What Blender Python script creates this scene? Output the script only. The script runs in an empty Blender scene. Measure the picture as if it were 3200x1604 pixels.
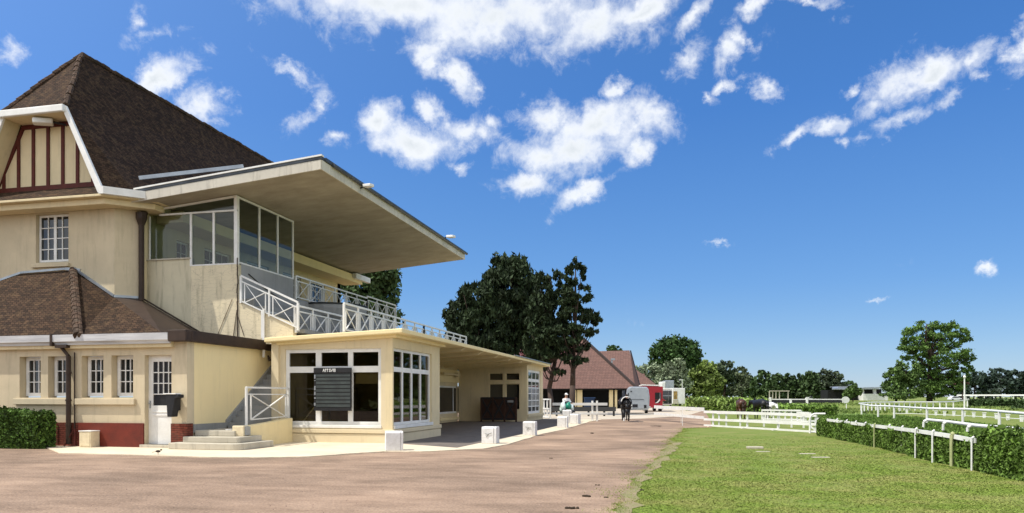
import bpy, bmesh, math, random
import numpy as np
from mathutils import Vector, Matrix
random.seed(7); rng = np.random.default_rng(11)
SC = bpy.context.scene; COL = SC.collection
YAW = math.radians(13.0); c_, s_ = math.cos(YAW), math.sin(YAW)
F = 2300.0; HZ = 1240.0; EYE = 1.65
R = math.radians
# ---- survey helpers: sight lines from the photographer's spot to known planes ----
def D(px, py, d):
    a = (px-1600)/F; b = (HZ-py)/F
    return Vector((d*(a*c_-s_), d*(a*s_+c_), EYE+d*b))
def G(px, py, z=0.0):
    return D(px, py, (EYE-z)*F/(py-HZ))
def dY(px, Y): a = (px-1600)/F; return Y/(a*s_+c_)
def dX(px, X): a = (px-1600)/F; return X/(a*c_-s_)
def uY(px, Y): return D(px, HZ, dY(px, Y)).x
def uX(px, X): return D(px, HZ, dX(px, X)).y
def zY(px, py, Y): return D(px, py, dY(px, Y)).z
def zX(px, py, X): return D(px, py, dX(px, X)).z
# ---------------------------------------------------------------- materials
def nodes(m):
    m.use_nodes = True; return m.node_tree.nodes, m.node_tree.links, m.node_tree.nodes['Principled BSDF']
def M(name, c1, c2=None, scale=3.0, rough=0.85, bump=0.0, bscale=40.0, stretch=(1,1,1), metal=0.0, spec=0.3,
      island=0.0, detail=6.0, contrast=(0.35, 0.65)):
    m = bpy.data.materials.new(name); n, l, p = nodes(m)
    p.inputs['Roughness'].default_value = rough; p.inputs['Metallic'].default_value = metal
    p.inputs['Specular IOR Level'].default_value = spec
    geo = n.new('ShaderNodeNewGeometry'); mp = n.new('ShaderNodeMapping'); mp.inputs['Scale'].default_value = stretch
    l.new(geo.outputs['Position'], mp.inputs['Vector'])
    if c2 is None: c2 = tuple(x*0.88 for x in c1)
    tx = n.new('ShaderNodeTexNoise'); tx.inputs['Scale'].default_value = scale; tx.inputs['Detail'].default_value = detail
    tx.inputs['Roughness'].default_value = 0.65
    l.new(mp.outputs[0], tx.inputs['Vector'])
    mr = n.new('ShaderNodeMapRange'); mr.inputs['From Min'].default_value = contrast[0]; mr.inputs['From Max'].default_value = contrast[1]
    l.new(tx.outputs['Fac'], mr.inputs['Value'])
    mx = n.new('ShaderNodeMix'); mx.data_type = 'RGBA'
    mx.inputs[6].default_value = (*c1, 1); mx.inputs[7].default_value = (*c2, 1)
    l.new(mr.outputs[0], mx.inputs[0]); out = mx.outputs[2]
    if island > 0:
        hs = n.new('ShaderNodeHueSaturation'); mr2 = n.new('ShaderNodeMapRange')
        mr2.inputs['To Min'].default_value = 1-island; mr2.inputs['To Max'].default_value = 1+island
        l.new(geo.outputs['Random Per Island'], mr2.inputs['Value']); l.new(mr2.outputs[0], hs.inputs['Value'])
        l.new(out, hs.inputs['Color']); out = hs.outputs[0]
    l.new(out, p.inputs['Base Color'])
    if bump > 0:
        t2 = n.new('ShaderNodeTexNoise'); t2.inputs['Scale'].default_value = bscale; t2.inputs['Detail'].default_value = 5
        l.new(mp.outputs[0], t2.inputs['Vector']); b = n.new('ShaderNodeBump'); b.inputs['Strength'].default_value = bump
        b.inputs['Distance'].default_value = 0.02; l.new(t2.outputs['Fac'], b.inputs['Height']); l.new(b.outputs[0], p.inputs['Normal'])
    return m
def tilemat(name, c1, c2, moss, bw=0.17, rh=0.11, mortar=0.012, bump=0.9, rough=0.9, mossamt=0.5, vert=1.3):
    m = bpy.data.materials.new(name); n, l, p = nodes(m); p.inputs['Roughness'].default_value = rough
    p.inputs['Specular IOR Level'].default_value = 0.15
    geo = n.new('ShaderNodeNewGeometry'); sp = n.new('ShaderNodeSeparateXYZ'); l.new(geo.outputs['Position'], sp.inputs[0])
    nz = n.new('ShaderNodeTexNoise'); nz.inputs['Scale'].default_value = 2.2; l.new(geo.outputs['Position'], nz.inputs['Vector'])
    ad = n.new('ShaderNodeMath'); l.new(sp.outputs[0], ad.inputs[0]); l.new(sp.outputs[1], ad.inputs[1])
    mz = n.new('ShaderNodeMath'); mz.operation = 'MULTIPLY'; mz.inputs[1].default_value = vert; l.new(sp.outputs[2], mz.inputs[0])
    wob = n.new('ShaderNodeMath'); wob.operation = 'MULTIPLY_ADD'; wob.inputs[1].default_value = 0.10
    l.new(nz.outputs['Fac'], wob.inputs[0]); l.new(mz.outputs[0], wob.inputs[2])
    cb = n.new('ShaderNodeCombineXYZ'); l.new(ad.outputs[0], cb.inputs[0]); l.new(wob.outputs[0], cb.inputs[1])
    br = n.new('ShaderNodeTexBrick'); br.inputs['Scale'].default_value = 1.0; br.inputs['Brick Width'].default_value = bw
    br.inputs['Row Height'].default_value = rh; br.inputs['Mortar Size'].default_value = mortar; br.inputs['Mortar Smooth'].default_value = 0.4
    br.inputs['Color1'].default_value = (*c1, 1); br.inputs['Color2'].default_value = (*c2, 1)
    br.inputs['Mortar'].default_value = (*[x*0.35 for x in c1], 1); l.new(cb.outputs[0], br.inputs['Vector'])
    n2 = n.new('ShaderNodeTexNoise'); n2.inputs['Scale'].default_value = 3.4; n2.inputs['Detail'].default_value = 9; n2.inputs['Roughness'].default_value = 0.7
    l.new(geo.outputs['Position'], n2.inputs['Vector']); mr = n.new('ShaderNodeMapRange')
    mr.inputs['From Min'].default_value = 0.5; mr.inputs['From Max'].default_value = 0.68; mr.inputs['To Max'].default_value = mossamt
    l.new(n2.outputs['Fac'], mr.inputs['Value']); mx = n.new('ShaderNodeMix'); mx.data_type = 'RGBA'
    l.new(mr.outputs[0], mx.inputs[0]); l.new(br.outputs['Color'], mx.inputs[6]); mx.inputs[7].default_value = (*moss, 1)
    l.new(mx.outputs[2], p.inputs['Base Color'])
    b = n.new('ShaderNodeBump'); b.inputs['Strength'].default_value = bump; b.inputs['Distance'].default_value = 0.025
    b.invert = True
    su = n.new('ShaderNodeMath'); su.operation = 'MULTIPLY_ADD'; su.inputs[1].default_value = -0.8
    l.new(n2.outputs['Fac'], su.inputs[0]); l.new(br.outputs['Fac'], su.inputs[2]); l.new(su.outputs[0], b.inputs['Height']); l.new(b.outputs[0], p.inputs['Normal'])
    return m
def stucco(name, c1, c2, stain=(0.25, 0.22, 0.15), amt=0.25, crack=False):
    m = M(name, c1, c2, scale=0.7, bump=0.25, bscale=60, rough=0.92, spec=0.15)
    n, l = m.node_tree.nodes, m.node_tree.links; p = n['Principled BSDF']
    src = p.inputs['Base Color'].links[0].from_socket
    geo = n.new('ShaderNodeNewGeometry'); mp = n.new('ShaderNodeMapping'); mp.inputs['Scale'].default_value = (3.0, 3.0, 0.35)
    l.new(geo.outputs['Position'], mp.inputs['Vector'])
    t = n.new('ShaderNodeTexNoise'); t.inputs['Scale'].default_value = 1.5; t.inputs['Detail'].default_value = 8; t.inputs['Roughness'].default_value = 0.7
    l.new(mp.outputs[0], t.inputs['Vector']); mr = n.new('ShaderNodeMapRange'); mr.inputs['From Min'].default_value = 0.52
    mr.inputs['From Max'].default_value = 0.8; mr.inputs['To Max'].default_value = amt; l.new(t.outputs['Fac'], mr.inputs['Value'])
    mx = n.new('ShaderNodeMix'); mx.data_type = 'RGBA'; l.new(mr.outputs[0], mx.inputs[0]); l.new(src, mx.inputs[6]); mx.inputs[7].default_value = (*stain, 1)
    out = mx.outputs[2]
    if crack:
        v = n.new('ShaderNodeTexVoronoi'); v.feature = 'DISTANCE_TO_EDGE'; v.inputs['Scale'].default_value = 1.0
        mp2 = n.new('ShaderNodeMapping'); mp2.inputs['Scale'].default_value = (2.2, 2.2, 7.5); l.new(geo.outputs['Position'], mp2.inputs['Vector'])
        nw = n.new('ShaderNodeTexNoise'); nw.inputs['Scale'].default_value = 2.5; nw.inputs['Detail'].default_value = 5; l.new(geo.outputs['Position'], nw.inputs['Vector']); va = n.new('ShaderNodeVectorMath'); va.operation = 'MULTIPLY_ADD'; va.inputs[1].default_value = (1.6, 1.6, 1.6); l.new(nw.outputs['Color'], va.inputs[0]); l.new(mp2.outputs[0], va.inputs[2]); l.new(va.outputs[0], v.inputs['Vector']); r2 = n.new('ShaderNodeMapRange'); r2.inputs['From Max'].default_value = 0.035
        r2.inputs['To Min'].default_value = 0.34; r2.inputs['To Max'].default_value = 0.0; l.new(v.outputs[0], r2.inputs['Value'])
        m3 = n.new('ShaderNodeMix'); m3.data_type = 'RGBA'; l.new(r2.outputs[0], m3.inputs[0]); l.new(out, m3.inputs[6]); m3.inputs[7].default_value = (*stain, 1)
        out = m3.outputs[2]
    l.new(out, p.inputs['Base Color']); return m
def glassmat(name, base, rough=0.03, ior=1.5, spec=0.6):
    m = bpy.data.materials.new(name); n, l, p = nodes(m)
    geo = n.new('ShaderNodeNewGeometry'); t = n.new('ShaderNodeTexNoise'); t.inputs['Scale'].default_value = 1.3
    l.new(geo.outputs['Position'], t.inputs['Vector']); mx = n.new('ShaderNodeMix'); mx.data_type = 'RGBA'
    mx.inputs[6].default_value = (*base, 1); mx.inputs[7].default_value = (*[x*0.45 for x in base], 1); l.new(t.outputs['Fac'], mx.inputs[0])
    l.new(mx.outputs[2], p.inputs['Base Color']); p.inputs['Roughness'].default_value = rough; p.inputs['IOR'].default_value = ior
    p.inputs['Specular IOR Level'].default_value = spec
    b = n.new('ShaderNodeBump'); b.inputs['Strength'].default_value = 0.05; b.inputs['Distance'].default_value = 0.02
    l.new(t.outputs['Fac'], b.inputs['Height']); l.new(b.outputs[0], p.inputs['Normal']); return m
def clearglass(name, tint):
    m = bpy.data.materials.new(name); n, l, p = nodes(m); n.remove(p)
    tr = n.new('ShaderNodeBsdfTransparent'); tr.inputs[0].default_value = (*tint, 1)
    gl = n.new('ShaderNodeBsdfGlossy'); gl.inputs['Roughness'].default_value = 0.02
    fr = n.new('ShaderNodeFresnel'); fr.inputs['IOR'].default_value = 1.55
    mx = n.new('ShaderNodeMixShader'); l.new(fr.outputs[0], mx.inputs[0]); l.new(tr.outputs[0], mx.inputs[1]); l.new(gl.outputs[0], mx.inputs[2])
    l.new(mx.outputs[0], n['Material Output'].inputs[0]); return m
CREAM = stucco('cream_stucco', (0.70, 0.585, 0.37), (0.62, 0.52, 0.33), amt=0.42)
WEATH = stucco('weathered_cream', (0.60, 0.505, 0.345), (0.51, 0.43, 0.295), amt=0.5)
PAV = stucco('pavilion_cream', (0.68, 0.575, 0.385), (0.62, 0.525, 0.35), amt=0.3)
CREAM2 = stucco('yellow_render', (0.82, 0.68, 0.385), (0.78, 0.645, 0.37), amt=0.16)
CRACK = stucco('crazed_render', (0.74, 0.64, 0.44), (0.66, 0.57, 0.40), stain=(0.14, 0.12, 0.08), amt=0.75, crack=True)
OLDWALL = stucco('stained_render', (0.62, 0.55, 0.39), (0.54, 0.48, 0.34), stain=(0.15, 0.13, 0.09), amt=0.8)
GREYW = stucco('grey_render', (0.34, 0.34, 0.34), (0.28, 0.28, 0.28), stain=(0.12, 0.12, 0.12), amt=0.4)
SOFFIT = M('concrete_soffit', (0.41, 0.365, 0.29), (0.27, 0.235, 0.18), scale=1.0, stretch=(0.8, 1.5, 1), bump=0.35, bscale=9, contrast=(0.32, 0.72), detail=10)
FASC = stucco('canopy_edge_paint', (0.60, 0.56, 0.47), (0.48, 0.45, 0.39), stain=(0.16, 0.14, 0.11), amt=0.7)
WHITE = M('white_paint', (0.78, 0.77, 0.74), (0.66, 0.65, 0.61), scale=2, rough=0.5, bump=0.1)
WHITEG = M('worn_white_gutter', (0.62, 0.62, 0.62), (0.40, 0.40, 0.41), scale=1.2, stretch=(0.5, 0.5, 6), rough=0.55)
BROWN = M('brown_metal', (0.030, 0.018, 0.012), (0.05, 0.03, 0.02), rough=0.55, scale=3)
DARKM = M('dark_grey_metal', (0.09, 0.10, 0.11), (0.05, 0.055, 0.06), rough=0.45, metal=0.3, scale=1.5)
ZINC = M('zinc_sheet', (0.42, 0.45, 0.48), (0.30, 0.32, 0.34), rough=0.4, metal=0.6, scale=1.5)
REDW = M('oxblood_timber', (0.105, 0.020, 0.013), (0.07, 0.014, 0.010), scale=6, rough=0.7)
REDP = M('oxblood_plinth', (0.155, 0.024, 0.013), (0.10, 0.018, 0.011), scale=2, rough=0.7, bump=0.3)
BRICK = tilemat('red_brick', (0.20, 0.055, 0.035), (0.14, 0.04, 0.028), (0.10, 0.07, 0.05), bw=0.22, rh=0.07, mortar=0.01, bump=0.5, vert=1.0)
TILE = tilemat('old_clay_tiles', (0.066, 0.037, 0.021), (0.024, 0.0145, 0.009), (0.16, 0.10, 0.05), bump=1.0, mossamt=0.45)
TILEP = tilemat('stable_tiles', (0.185, 0.105, 0.086), (0.145, 0.085, 0.071), (0.20, 0.13, 0.108), bw=0.5, rh=0.3, mortar=0.02, bump=0.6, mossamt=0.35)
HIPT = tilemat('hip_ridge_tiles', (0.10, 0.06, 0.04), (0.05, 0.035, 0.025), (0.13, 0.10, 0.07), bw=0.3, rh=0.16)
CONC = stucco('worn_concrete', (0.55, 0.50, 0.40), (0.42, 0.38, 0.30), stain=(0.10, 0.09, 0.07), amt=0.6)
CONCG = stucco('grey_concrete', (0.30, 0.30, 0.29), (0.22, 0.22, 0.21), stain=(0.09, 0.09, 0.08), amt=0.5)
BOLL = M('white_stone', (0.74, 0.72, 0.70), (0.60, 0.58, 0.55), scale=6, bump=0.4, bscale=30)
STONEC = M('cream_stone', (0.72, 0.62, 0.42), (0.6, 0.5, 0.33), scale=6, bump=0.4, bscale=30)
PAVE = M('cream_pavement', (0.66, 0.56, 0.41), (0.55, 0.465, 0.34), scale=0.9, bump=0.35, bscale=35, rough=0.95)
ROAD = M('pink_gravel', (0.325, 0.225, 0.155), (0.195, 0.130, 0.087), scale=1.4, stretch=(0.55, 1.3, 1), bump=1.0, bscale=28, rough=0.97, detail=12, contrast=(0.3, 0.7))
nn_, ll_ = ROAD.node_tree.nodes, ROAD.node_tree.links; pb_ = nn_['Principled BSDF']; src_ = pb_.inputs['Base Color'].links[0].from_socket
g_ = nn_.new('ShaderNodeNewGeometry'); t_ = nn_.new('ShaderNodeTexNoise'); t_.inputs['Scale'].default_value = 0.33; t_.inputs['Detail'].default_value = 4; ll_.new(g_.outputs['Position'], t_.inputs['Vector'])
t2_ = nn_.new('ShaderNodeTexNoise'); t2_.inputs['Scale'].default_value = 26; t2_.inputs['Detail'].default_value = 6; ll_.new(g_.outputs['Position'], t2_.inputs['Vector'])
ad_ = nn_.new('ShaderNodeMath'); ad_.operation = 'MULTIPLY_ADD'; ad_.inputs[1].default_value = 0.8; ll_.new(t2_.outputs['Fac'], ad_.inputs[0]); ll_.new(t_.outputs['Fac'], ad_.inputs[2])
mr_ = nn_.new('ShaderNodeMapRange'); mr_.inputs['From Min'].default_value = 0.66; mr_.inputs['From Max'].default_value = 1.12; mr_.inputs['To Min'].default_value = 0.62; mr_.inputs['To Max'].default_value = 1.42; ll_.new(ad_.outputs[0], mr_.inputs['Value'])
hv_ = nn_.new('ShaderNodeHueSaturation'); ll_.new(mr_.outputs[0], hv_.inputs['Value']); ll_.new(src_, hv_.inputs['Color']); ll_.new(hv_.outputs[0], pb_.inputs['Base Color'])
YARD = M('pale_yard', (0.52, 0.45, 0.35), (0.43, 0.36, 0.27), scale=0.5, bump=0.3, rough=0.95)
GRASS = M('lawn', (0.128, 0.178, 0.024), (0.225, 0.215, 0.066), scale=0.8, bump=0.6, bscale=45, rough=0.95, detail=12, contrast=(0.42, 0.72))
BLADE = M('grass_blades', (0.162, 0.225, 0.030), (0.30, 0.28, 0.09), scale=0.8, rough=0.8, island=0.2, detail=12, contrast=(0.42, 0.72))
DRY = M('dry_verge', (0.30, 0.225, 0.145), (0.19, 0.19, 0.07), scale=2, bump=0.9, bscale=40, rough=0.95)
PANE = glassmat('window_glass', (0.018, 0.020, 0.022))
PANEO = glassmat('ochre_glass', (0.050, 0.036, 0.008))
PANEB = glassmat('blue_grey_glass', (0.05, 0.06, 0.065))
GLASS = clearglass('enclosure_glass', (0.62, 0.70, 0.66))
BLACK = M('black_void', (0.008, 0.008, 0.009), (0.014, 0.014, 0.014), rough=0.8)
BLACKP = M('black_plastic', (0.012, 0.012, 0.014), (0.02, 0.02, 0.022), rough=0.5)
SLAT = M('dark_slat', (0.045, 0.055, 0.052), (0.03, 0.035, 0.034), rough=0.5)
DKWOOD = M('dark_gate_wood', (0.055, 0.025, 0.015), (0.035, 0.016, 0.010), scale=5, rough=0.7)
LETTER = M('white_lettering', (0.8, 0.8, 0.78), rough=0.6)
CURT = M('net_curtain', (0.30, 0.30, 0.29), (0.18, 0.18, 0.18), scale=6, stretch=(3, 3, 0.3))
BARK = M('pine_bark', (0.07, 0.045, 0.033), (0.035, 0.024, 0.02), scale=3, stretch=(3, 3, 0.6), bump=0.8, bscale=8)
def leafm(name, c, isl=0.5, scale=0.35):
    m = M(name, c, tuple(x*0.55 for x in c), scale=scale, rough=0.75, spec=0.25, island=isl)
    return m
L_PINE = leafm('pine_needles', (0.030, 0.050, 0.018))
L_DARK = leafm('dark_foliage', (0.062, 0.105, 0.032))
L_DOME = leafm('oak_foliage', (0.050, 0.100, 0.024))
L_BRIGHT = leafm('bright_foliage', (0.21, 0.28, 0.065))
L_SILV = leafm('silvery_foliage', (0.24, 0.29, 0.17), isl=0.6)
L_MID = leafm('mid_foliage', (0.10, 0.165, 0.04))
L_BIG = leafm('big_tree_foliage', (0.105, 0.185, 0.035))
L_FAR = leafm('far_foliage', (0.040, 0.065, 0.045))
L_HEDGE = leafm('hedge_leaves', (0.12, 0.20, 0.032), isl=0.6, scale=2)
L_BOX = leafm('box_hedge_leaves', (0.085, 0.155, 0.025), isl=0.85, scale=3)
L_PINK = leafm('pink_blossom', (0.50, 0.24, 0.27), isl=0.3)
L_TALL = leafm('tall_grass', (0.26, 0.36, 0.09), isl=0.5, scale=0.3)
# ---------------------------------------------------------------- mesh building
class FR:   # a wall frame: u along, v up, w outward
    def __init__(s, o, U, N): s.o = Vector(o); s.U = Vector(U); s.N = Vector(N)
    def p(s, u, v, w=0.0): return s.o + s.U*u + Vector((0, 0, v)) + s.N*w
def FY(Y): return FR((0, Y, 0), (1, 0, 0), (0, -1, 0))
def FX(X): return FR((X, 0, 0), (0, 1, 0), (1, 0, 0))
WORLD = FR((0, 0, 0), (1, 0, 0), (0, -1, 0))
class MB:
    def __init__(s): s.v = []; s.f = []
    def add(s, vs, fs):
        k = len(s.v); s.v += [Vector(x) for x in vs]; s.f += [tuple(i+k for i in f) for f in fs]; return s
    def hexa(s, p):
        return s.add(p, [(0,3,2,1),(4,5,6,7),(0,1,5,4),(1,2,6,5),(2,3,7,6),(3,0,4,7)])
    def box(s, x0, x1, y0, y1, z0, z1):
        return s.hexa([(x0,y0,z0),(x1,y0,z0),(x1,y1,z0),(x0,y1,z0),(x0,y0,z1),(x1,y0,z1),(x1,y1,z1),(x0,y1,z1)])
    def fbox(s, fr, u0, u1, v0, v1, w0, w1):
        P = fr.p; return s.hexa([P(u0,v0,w1),P(u1,v0,w1),P(u1,v0,w0),P(u0,v0,w0),P(u0,v1,w1),P(u1,v1,w1),P(u1,v1,w0),P(u0,v1,w0)])
    def bar(s, a, b, w, h=None, up=(0, 0, 1)):
        a = Vector(a); b = Vector(b); h = h or w; d = (b-a).normalized(); up = Vector(up)
        if abs(d.dot(up)) > 0.95: up = Vector((0, 1, 0))
        sd = d.cross(up).normalized()*w/2; u = sd.cross(d).normalized()*h/2
        return s.hexa([a-sd-u, a+sd-u, b+sd-u, b-sd-u, a-sd+u, a+sd+u, b+sd+u, b-sd+u])
    def tube(s, a, b, r0, r1=None, n=8):
        a = Vector(a); b = Vector(b); r1 = r0 if r1 is None else r1; d = (b-a).normalized()
        up = Vector((0, 0, 1)) if abs(d.z) < 0.9 else Vector((1, 0, 0)); x = d.cross(up).normalized(); y = d.cross(x)
        vs = []
        for q, r in ((a, r0), (b, r1)):
            for i in range(n): t = 2*math.pi*i/n; vs.append(q+x*math.cos(t)*r+y*math.sin(t)*r)
        return s.add(vs, [(i, (i+1) % n, n+(i+1) % n, n+i) for i in range(n)]+[tuple(range(n-1, -1, -1)), tuple(range(n, 2*n))])
    def prism(s, poly, z0, z1):   # poly: xy list; z scalars or functions
        n = len(poly); f0 = z0 if callable(z0) else (lambda x, y: z0); f1 = z1 if callable(z1) else (lambda x, y: z1)
        vs = [(x, y, f0(x, y)) for x, y in poly]+[(x, y, f1(x, y)) for x, y in poly]
        return s.add(vs, [tuple(range(n-1, -1, -1)), tuple(range(n, 2*n))]+[(i, (i+1) % n, n+(i+1) % n, n+i) for i in range(n)])
    def extr(s, pts, off):        # polygon of 3d points extruded by a vector
        n = len(pts); off = Vector(off); vs = [Vector(q) for q in pts]+[Vector(q)+off for q in pts]
        return s.add(vs, [tuple(range(n-1, -1, -1)), tuple(range(n, 2*n))]+[(i, (i+1) % n, n+(i+1) % n, n+i) for i in range(n)])
    def lathe(s, cx, cy, prof, n=12):
        k = len(prof); vs = []
        for r, z in prof:
            for i in range(n): t = 2*math.pi*i/n; vs.append((cx+r*math.cos(t), cy+r*math.sin(t), z))
        fs = [(j*n+i, j*n+(i+1) % n, (j+1)*n+(i+1) % n, (j+1)*n+i) for j in range(k-1) for i in range(n)]
        return s.add(vs, fs+[tuple(range(n-1, -1, -1)), tuple(range((k-1)*n, k*n))])
    def build(s, name, mat, parent=None, bevel=0.0, smooth=False, fix=True):
        me = bpy.data.meshes.new(name); me.from_pydata([tuple(x) for x in s.v], [], s.f); me.update()
        if fix:
            bm = bmesh.new(); bm.from_mesh(me); bmesh.ops.recalc_face_normals(bm, faces=bm.faces); bm.to_mesh(me); bm.free()
        o = bpy.data.objects.new(name, me); COL.objects.link(o); me.materials.append(mat)
        if smooth: me.shade_smooth()
        if bevel: b = o.modifiers.new('b', 'BEVEL'); b.width = bevel; b.segments = 2; b.limit_method = 'ANGLE'
        if parent is not None:
            o.parent = parent
            if parent.type == 'EMPTY': me.transform(parent.matrix_world.inverted())
            else:
                q = parent
                while q.parent: q = q.parent
                me.transform(q.matrix_world.inverted())
        return o
def tag(o, label=None, cat=None, group=None, kind=None):
    if label: o['label'] = label
    if cat: o['category'] = cat
    if group: o['group'] = group
    if kind: o['kind'] = kind
    return o
def E(name, loc, label, cat, group=None, rz=0.0):
    o = bpy.data.objects.new(name, None); COL.objects.link(o); o.location = loc; o.rotation_euler = (0, 0, rz)
    o.empty_display_size = 0.3; o.matrix_world = Matrix.Translation(Vector(loc)) @ Matrix.Rotation(rz, 4, 'Z')
    return tag(o, label, cat, group)
def local(mb, name, mat, parent, **k):   # geometry given in the parent's local frame
    W = parent.matrix_world
    q = parent
    while q.parent: q = q.parent
    if parent.type != 'EMPTY': W = q.matrix_world
    mb.v = [W @ Vector(x) for x in mb.v]; return mb.build(name, mat, parent, **k)
def dup(root, loc=None, rz=None):
    r = root.copy(); COL.objects.link(r)
    if loc is not None: r.location = loc
    if rz is not None: r.rotation_euler = (0, 0, rz)
    for ch in list(root.children):
        k = ch.copy(); COL.objects.link(k); k.parent = r
        for g in list(ch.children):
            d = g.copy(); COL.objects.link(d); d.parent = k
    return r
def wall(mb, fr, u0, u1, v0, v1, holes, th):
    us = sorted({u0, u1, *[h[0] for h in holes], *[h[1] for h in holes]}); vs = sorted({v0, v1, *[h[2] for h in holes], *[h[3] for h in holes]})
    us = [u for u in us if u0 <= u <= u1]; vs = [v for v in vs if v0 <= v <= v1]
    P = fr.p
    for i in range(len(us)-1):
        for j in range(len(vs)-1):
            uc = (us[i]+us[i+1])/2; vc = (vs[j]+vs[j+1])/2
            if any(h[0] < uc < h[1] and h[2] < vc < h[3] for h in holes): continue
            for w in (0, -th): mb.add([P(us[i],vs[j],w),P(us[i+1],vs[j],w),P(us[i+1],vs[j+1],w),P(us[i],vs[j+1],w)], [(0,1,2,3)])
    for a0, a1, b0, b1 in list(holes)+[(u0, u1, v0, v1)]:
        for q in (((a0,b0),(a0,b1)),((a1,b0),(a1,b1)),((a0,b0),(a1,b0)),((a0,b1),(a1,b1))):
            (x0,y0),(x1,y1) = q; mb.add([P(x0,y0,0),P(x1,y1,0),P(x1,y1,-th),P(x0,y0,-th)], [(0,1,2,3)])
    return mb
def window(parent, fr, u0, u1, v0, v1, cols=2, rows=3, rec=0.15, fw=0.06, mw=0.025, dep=0.06, mat=None, glass=None, name='window', vbars=None, hbars=None, label=None, stile=0):
    mat = mat or WHITE; glass = glass or PANE; m = MB(); w0, w1 = -rec-dep, -rec
    m.fbox(fr, u0, u0+fw, v0, v1, w0, w1); m.fbox(fr, u1-fw, u1, v0, v1, w0, w1)
    m.fbox(fr, u0+fw, u1-fw, v0, v0+fw, w0, w1-0.002); m.fbox(fr, u0+fw, u1-fw, v1-fw, v1, w0, w1-0.002)
    a0, a1, b0, b1 = u0+fw, u1-fw, v0+fw, v1-fw
    vb = [(a0+(a1-a0)*i/cols, mw) for i in range(1, cols)] if vbars is None else vbars
    hb = [(b0+(b1-b0)*i/rows, mw) for i in range(1, rows)] if hbars is None else hbars
    for u, w in vb: m.fbox(fr, u-w/2, u+w/2, b0, b1, w0+0.01, w1-0.006)
    for v, w in hb: m.fbox(fr, a0, a1, v-w/2, v+w/2, w0+0.013, w1-0.012)
    if stile: m.fbox(fr, (a0+a1)/2-stile/2, (a0+a1)/2+stile/2, b0, b1, w0+0.005, w1-0.003)
    o = m.build(name, mat, parent, fix=True)
    g = MB(); P = fr.p; g.add([P(a0,b0,w0+0.02),P(a1,b0,w0+0.02),P(a1,b1,w0+0.02),P(a0,b1,w0+0.02)], [(0,1,2,3)])
    g.build('pane', glass, o, fix=False)
    if label: o['label'] = label
    return o
def baluster(parent, a, b, h=1.0, n=3, name='balustrade', mat=None, z0=0.08, sub=0.2, w=0.045):
    """one railing run: posts, top, under and foot rails and an X in every panel"""
    mat = mat or WHITE; a = Vector(a); b = Vector(b); up = Vector((0, 0, 1)); m = MB()
    w = w*1.25; m.bar(a+up*h, b+up*h, 0.065, 0.065); m.bar(a+up*(h-sub), b+up*(h-sub), w*0.8); m.bar(a+up*z0, b+up*z0, w*0.8)
    for i in range(n+1):
        q = a.lerp(b, i/n); m.bar(q, q+up*(h-0.02), w if i not in (0, n) else w*1.3)
        if i < n:
            e = (b-a)/n*0.13; q1 = a.lerp(b, (i+1)/n)
            for t in (q+e, q1-e): m.bar(t+up*z0, t+up*(h-sub), w*0.6)
            m.bar(q+e+up*z0, q1-e+up*(h-sub), w*0.7, w*0.5); m.bar(q+e*1.01+up*(h-sub), q1-e+up*z0, w*0.5, w*0.35)
    return m.build(name, mat, parent)
# ================================================================ GRANDSTAND
GS = E('grandstand', (-15.2, 20.3, 0), 'cream racecourse grandstand with steep tiled roof and wide concrete canopy over its terrace', 'building')
Yf, Xs, Yu, Yt, Xg, Xb = 20.3, -15.2, 23.5, 24.5, -16.2, -20.1
fF, fS, fU, fT, fG, fB = FY(Yf), FX(Xs), FY(Yu), FY(Yt), FX(Xg), FX(Xb)
# --- ground storey, front wall with openings
zf = lambda px, py: zY(px, py, Yf)
u = lambda px: uY(px, Yf)
holes = []
wins = [(61, 127), (150, 219), (255, 323), (348, 416)]
zt, zb = zf(300, 1112), zf(300, 1243)
for a, b in wins: holes.append((u(a), u(b), zb, zt))
door = (u(452), u(536), 0.12, zf(500, 1110))
holes.append(door)
m = MB(); wall(m, fF, -30, Xs, 0, 3.62, holes, 0.35); m.build('front_wall', WEATH, GS)
for a, b in wins:
    window(GS, fF, u(a)+0.02, u(b)-0.02, zb+0.05, zt-0.01, cols=3, rows=3, rec=0.24, fw=0.11, mw=0.03)
m = MB()
for a, b in ((48, 216), (240, 425)): m.fbox(fF, u(a), u(b), zf(300, 1265), zf(300, 1246), 0.0, 0.10)
m.build('window_ledge', WEATH, GS, bevel=0.015)
# plinth
m = MB(); m.fbox(fF, u(247), u(451), 0, 0.80, 0.0, 0.05); m.build('painted_plinth', REDP, GS)
m = MB(); m.fbox(fF, -30, u(246), 0, 0.80, 0.0, 0.04); m.fbox(fF, u(537), Xs+0.03, 0, 0.80, 0.0, 0.05)
m.fbox(fF, Xs-0.001, Xs+0.03, 0, 0.80, -0.25, 0.0); m.build('brick_plinth', BRICK, GS)
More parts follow.
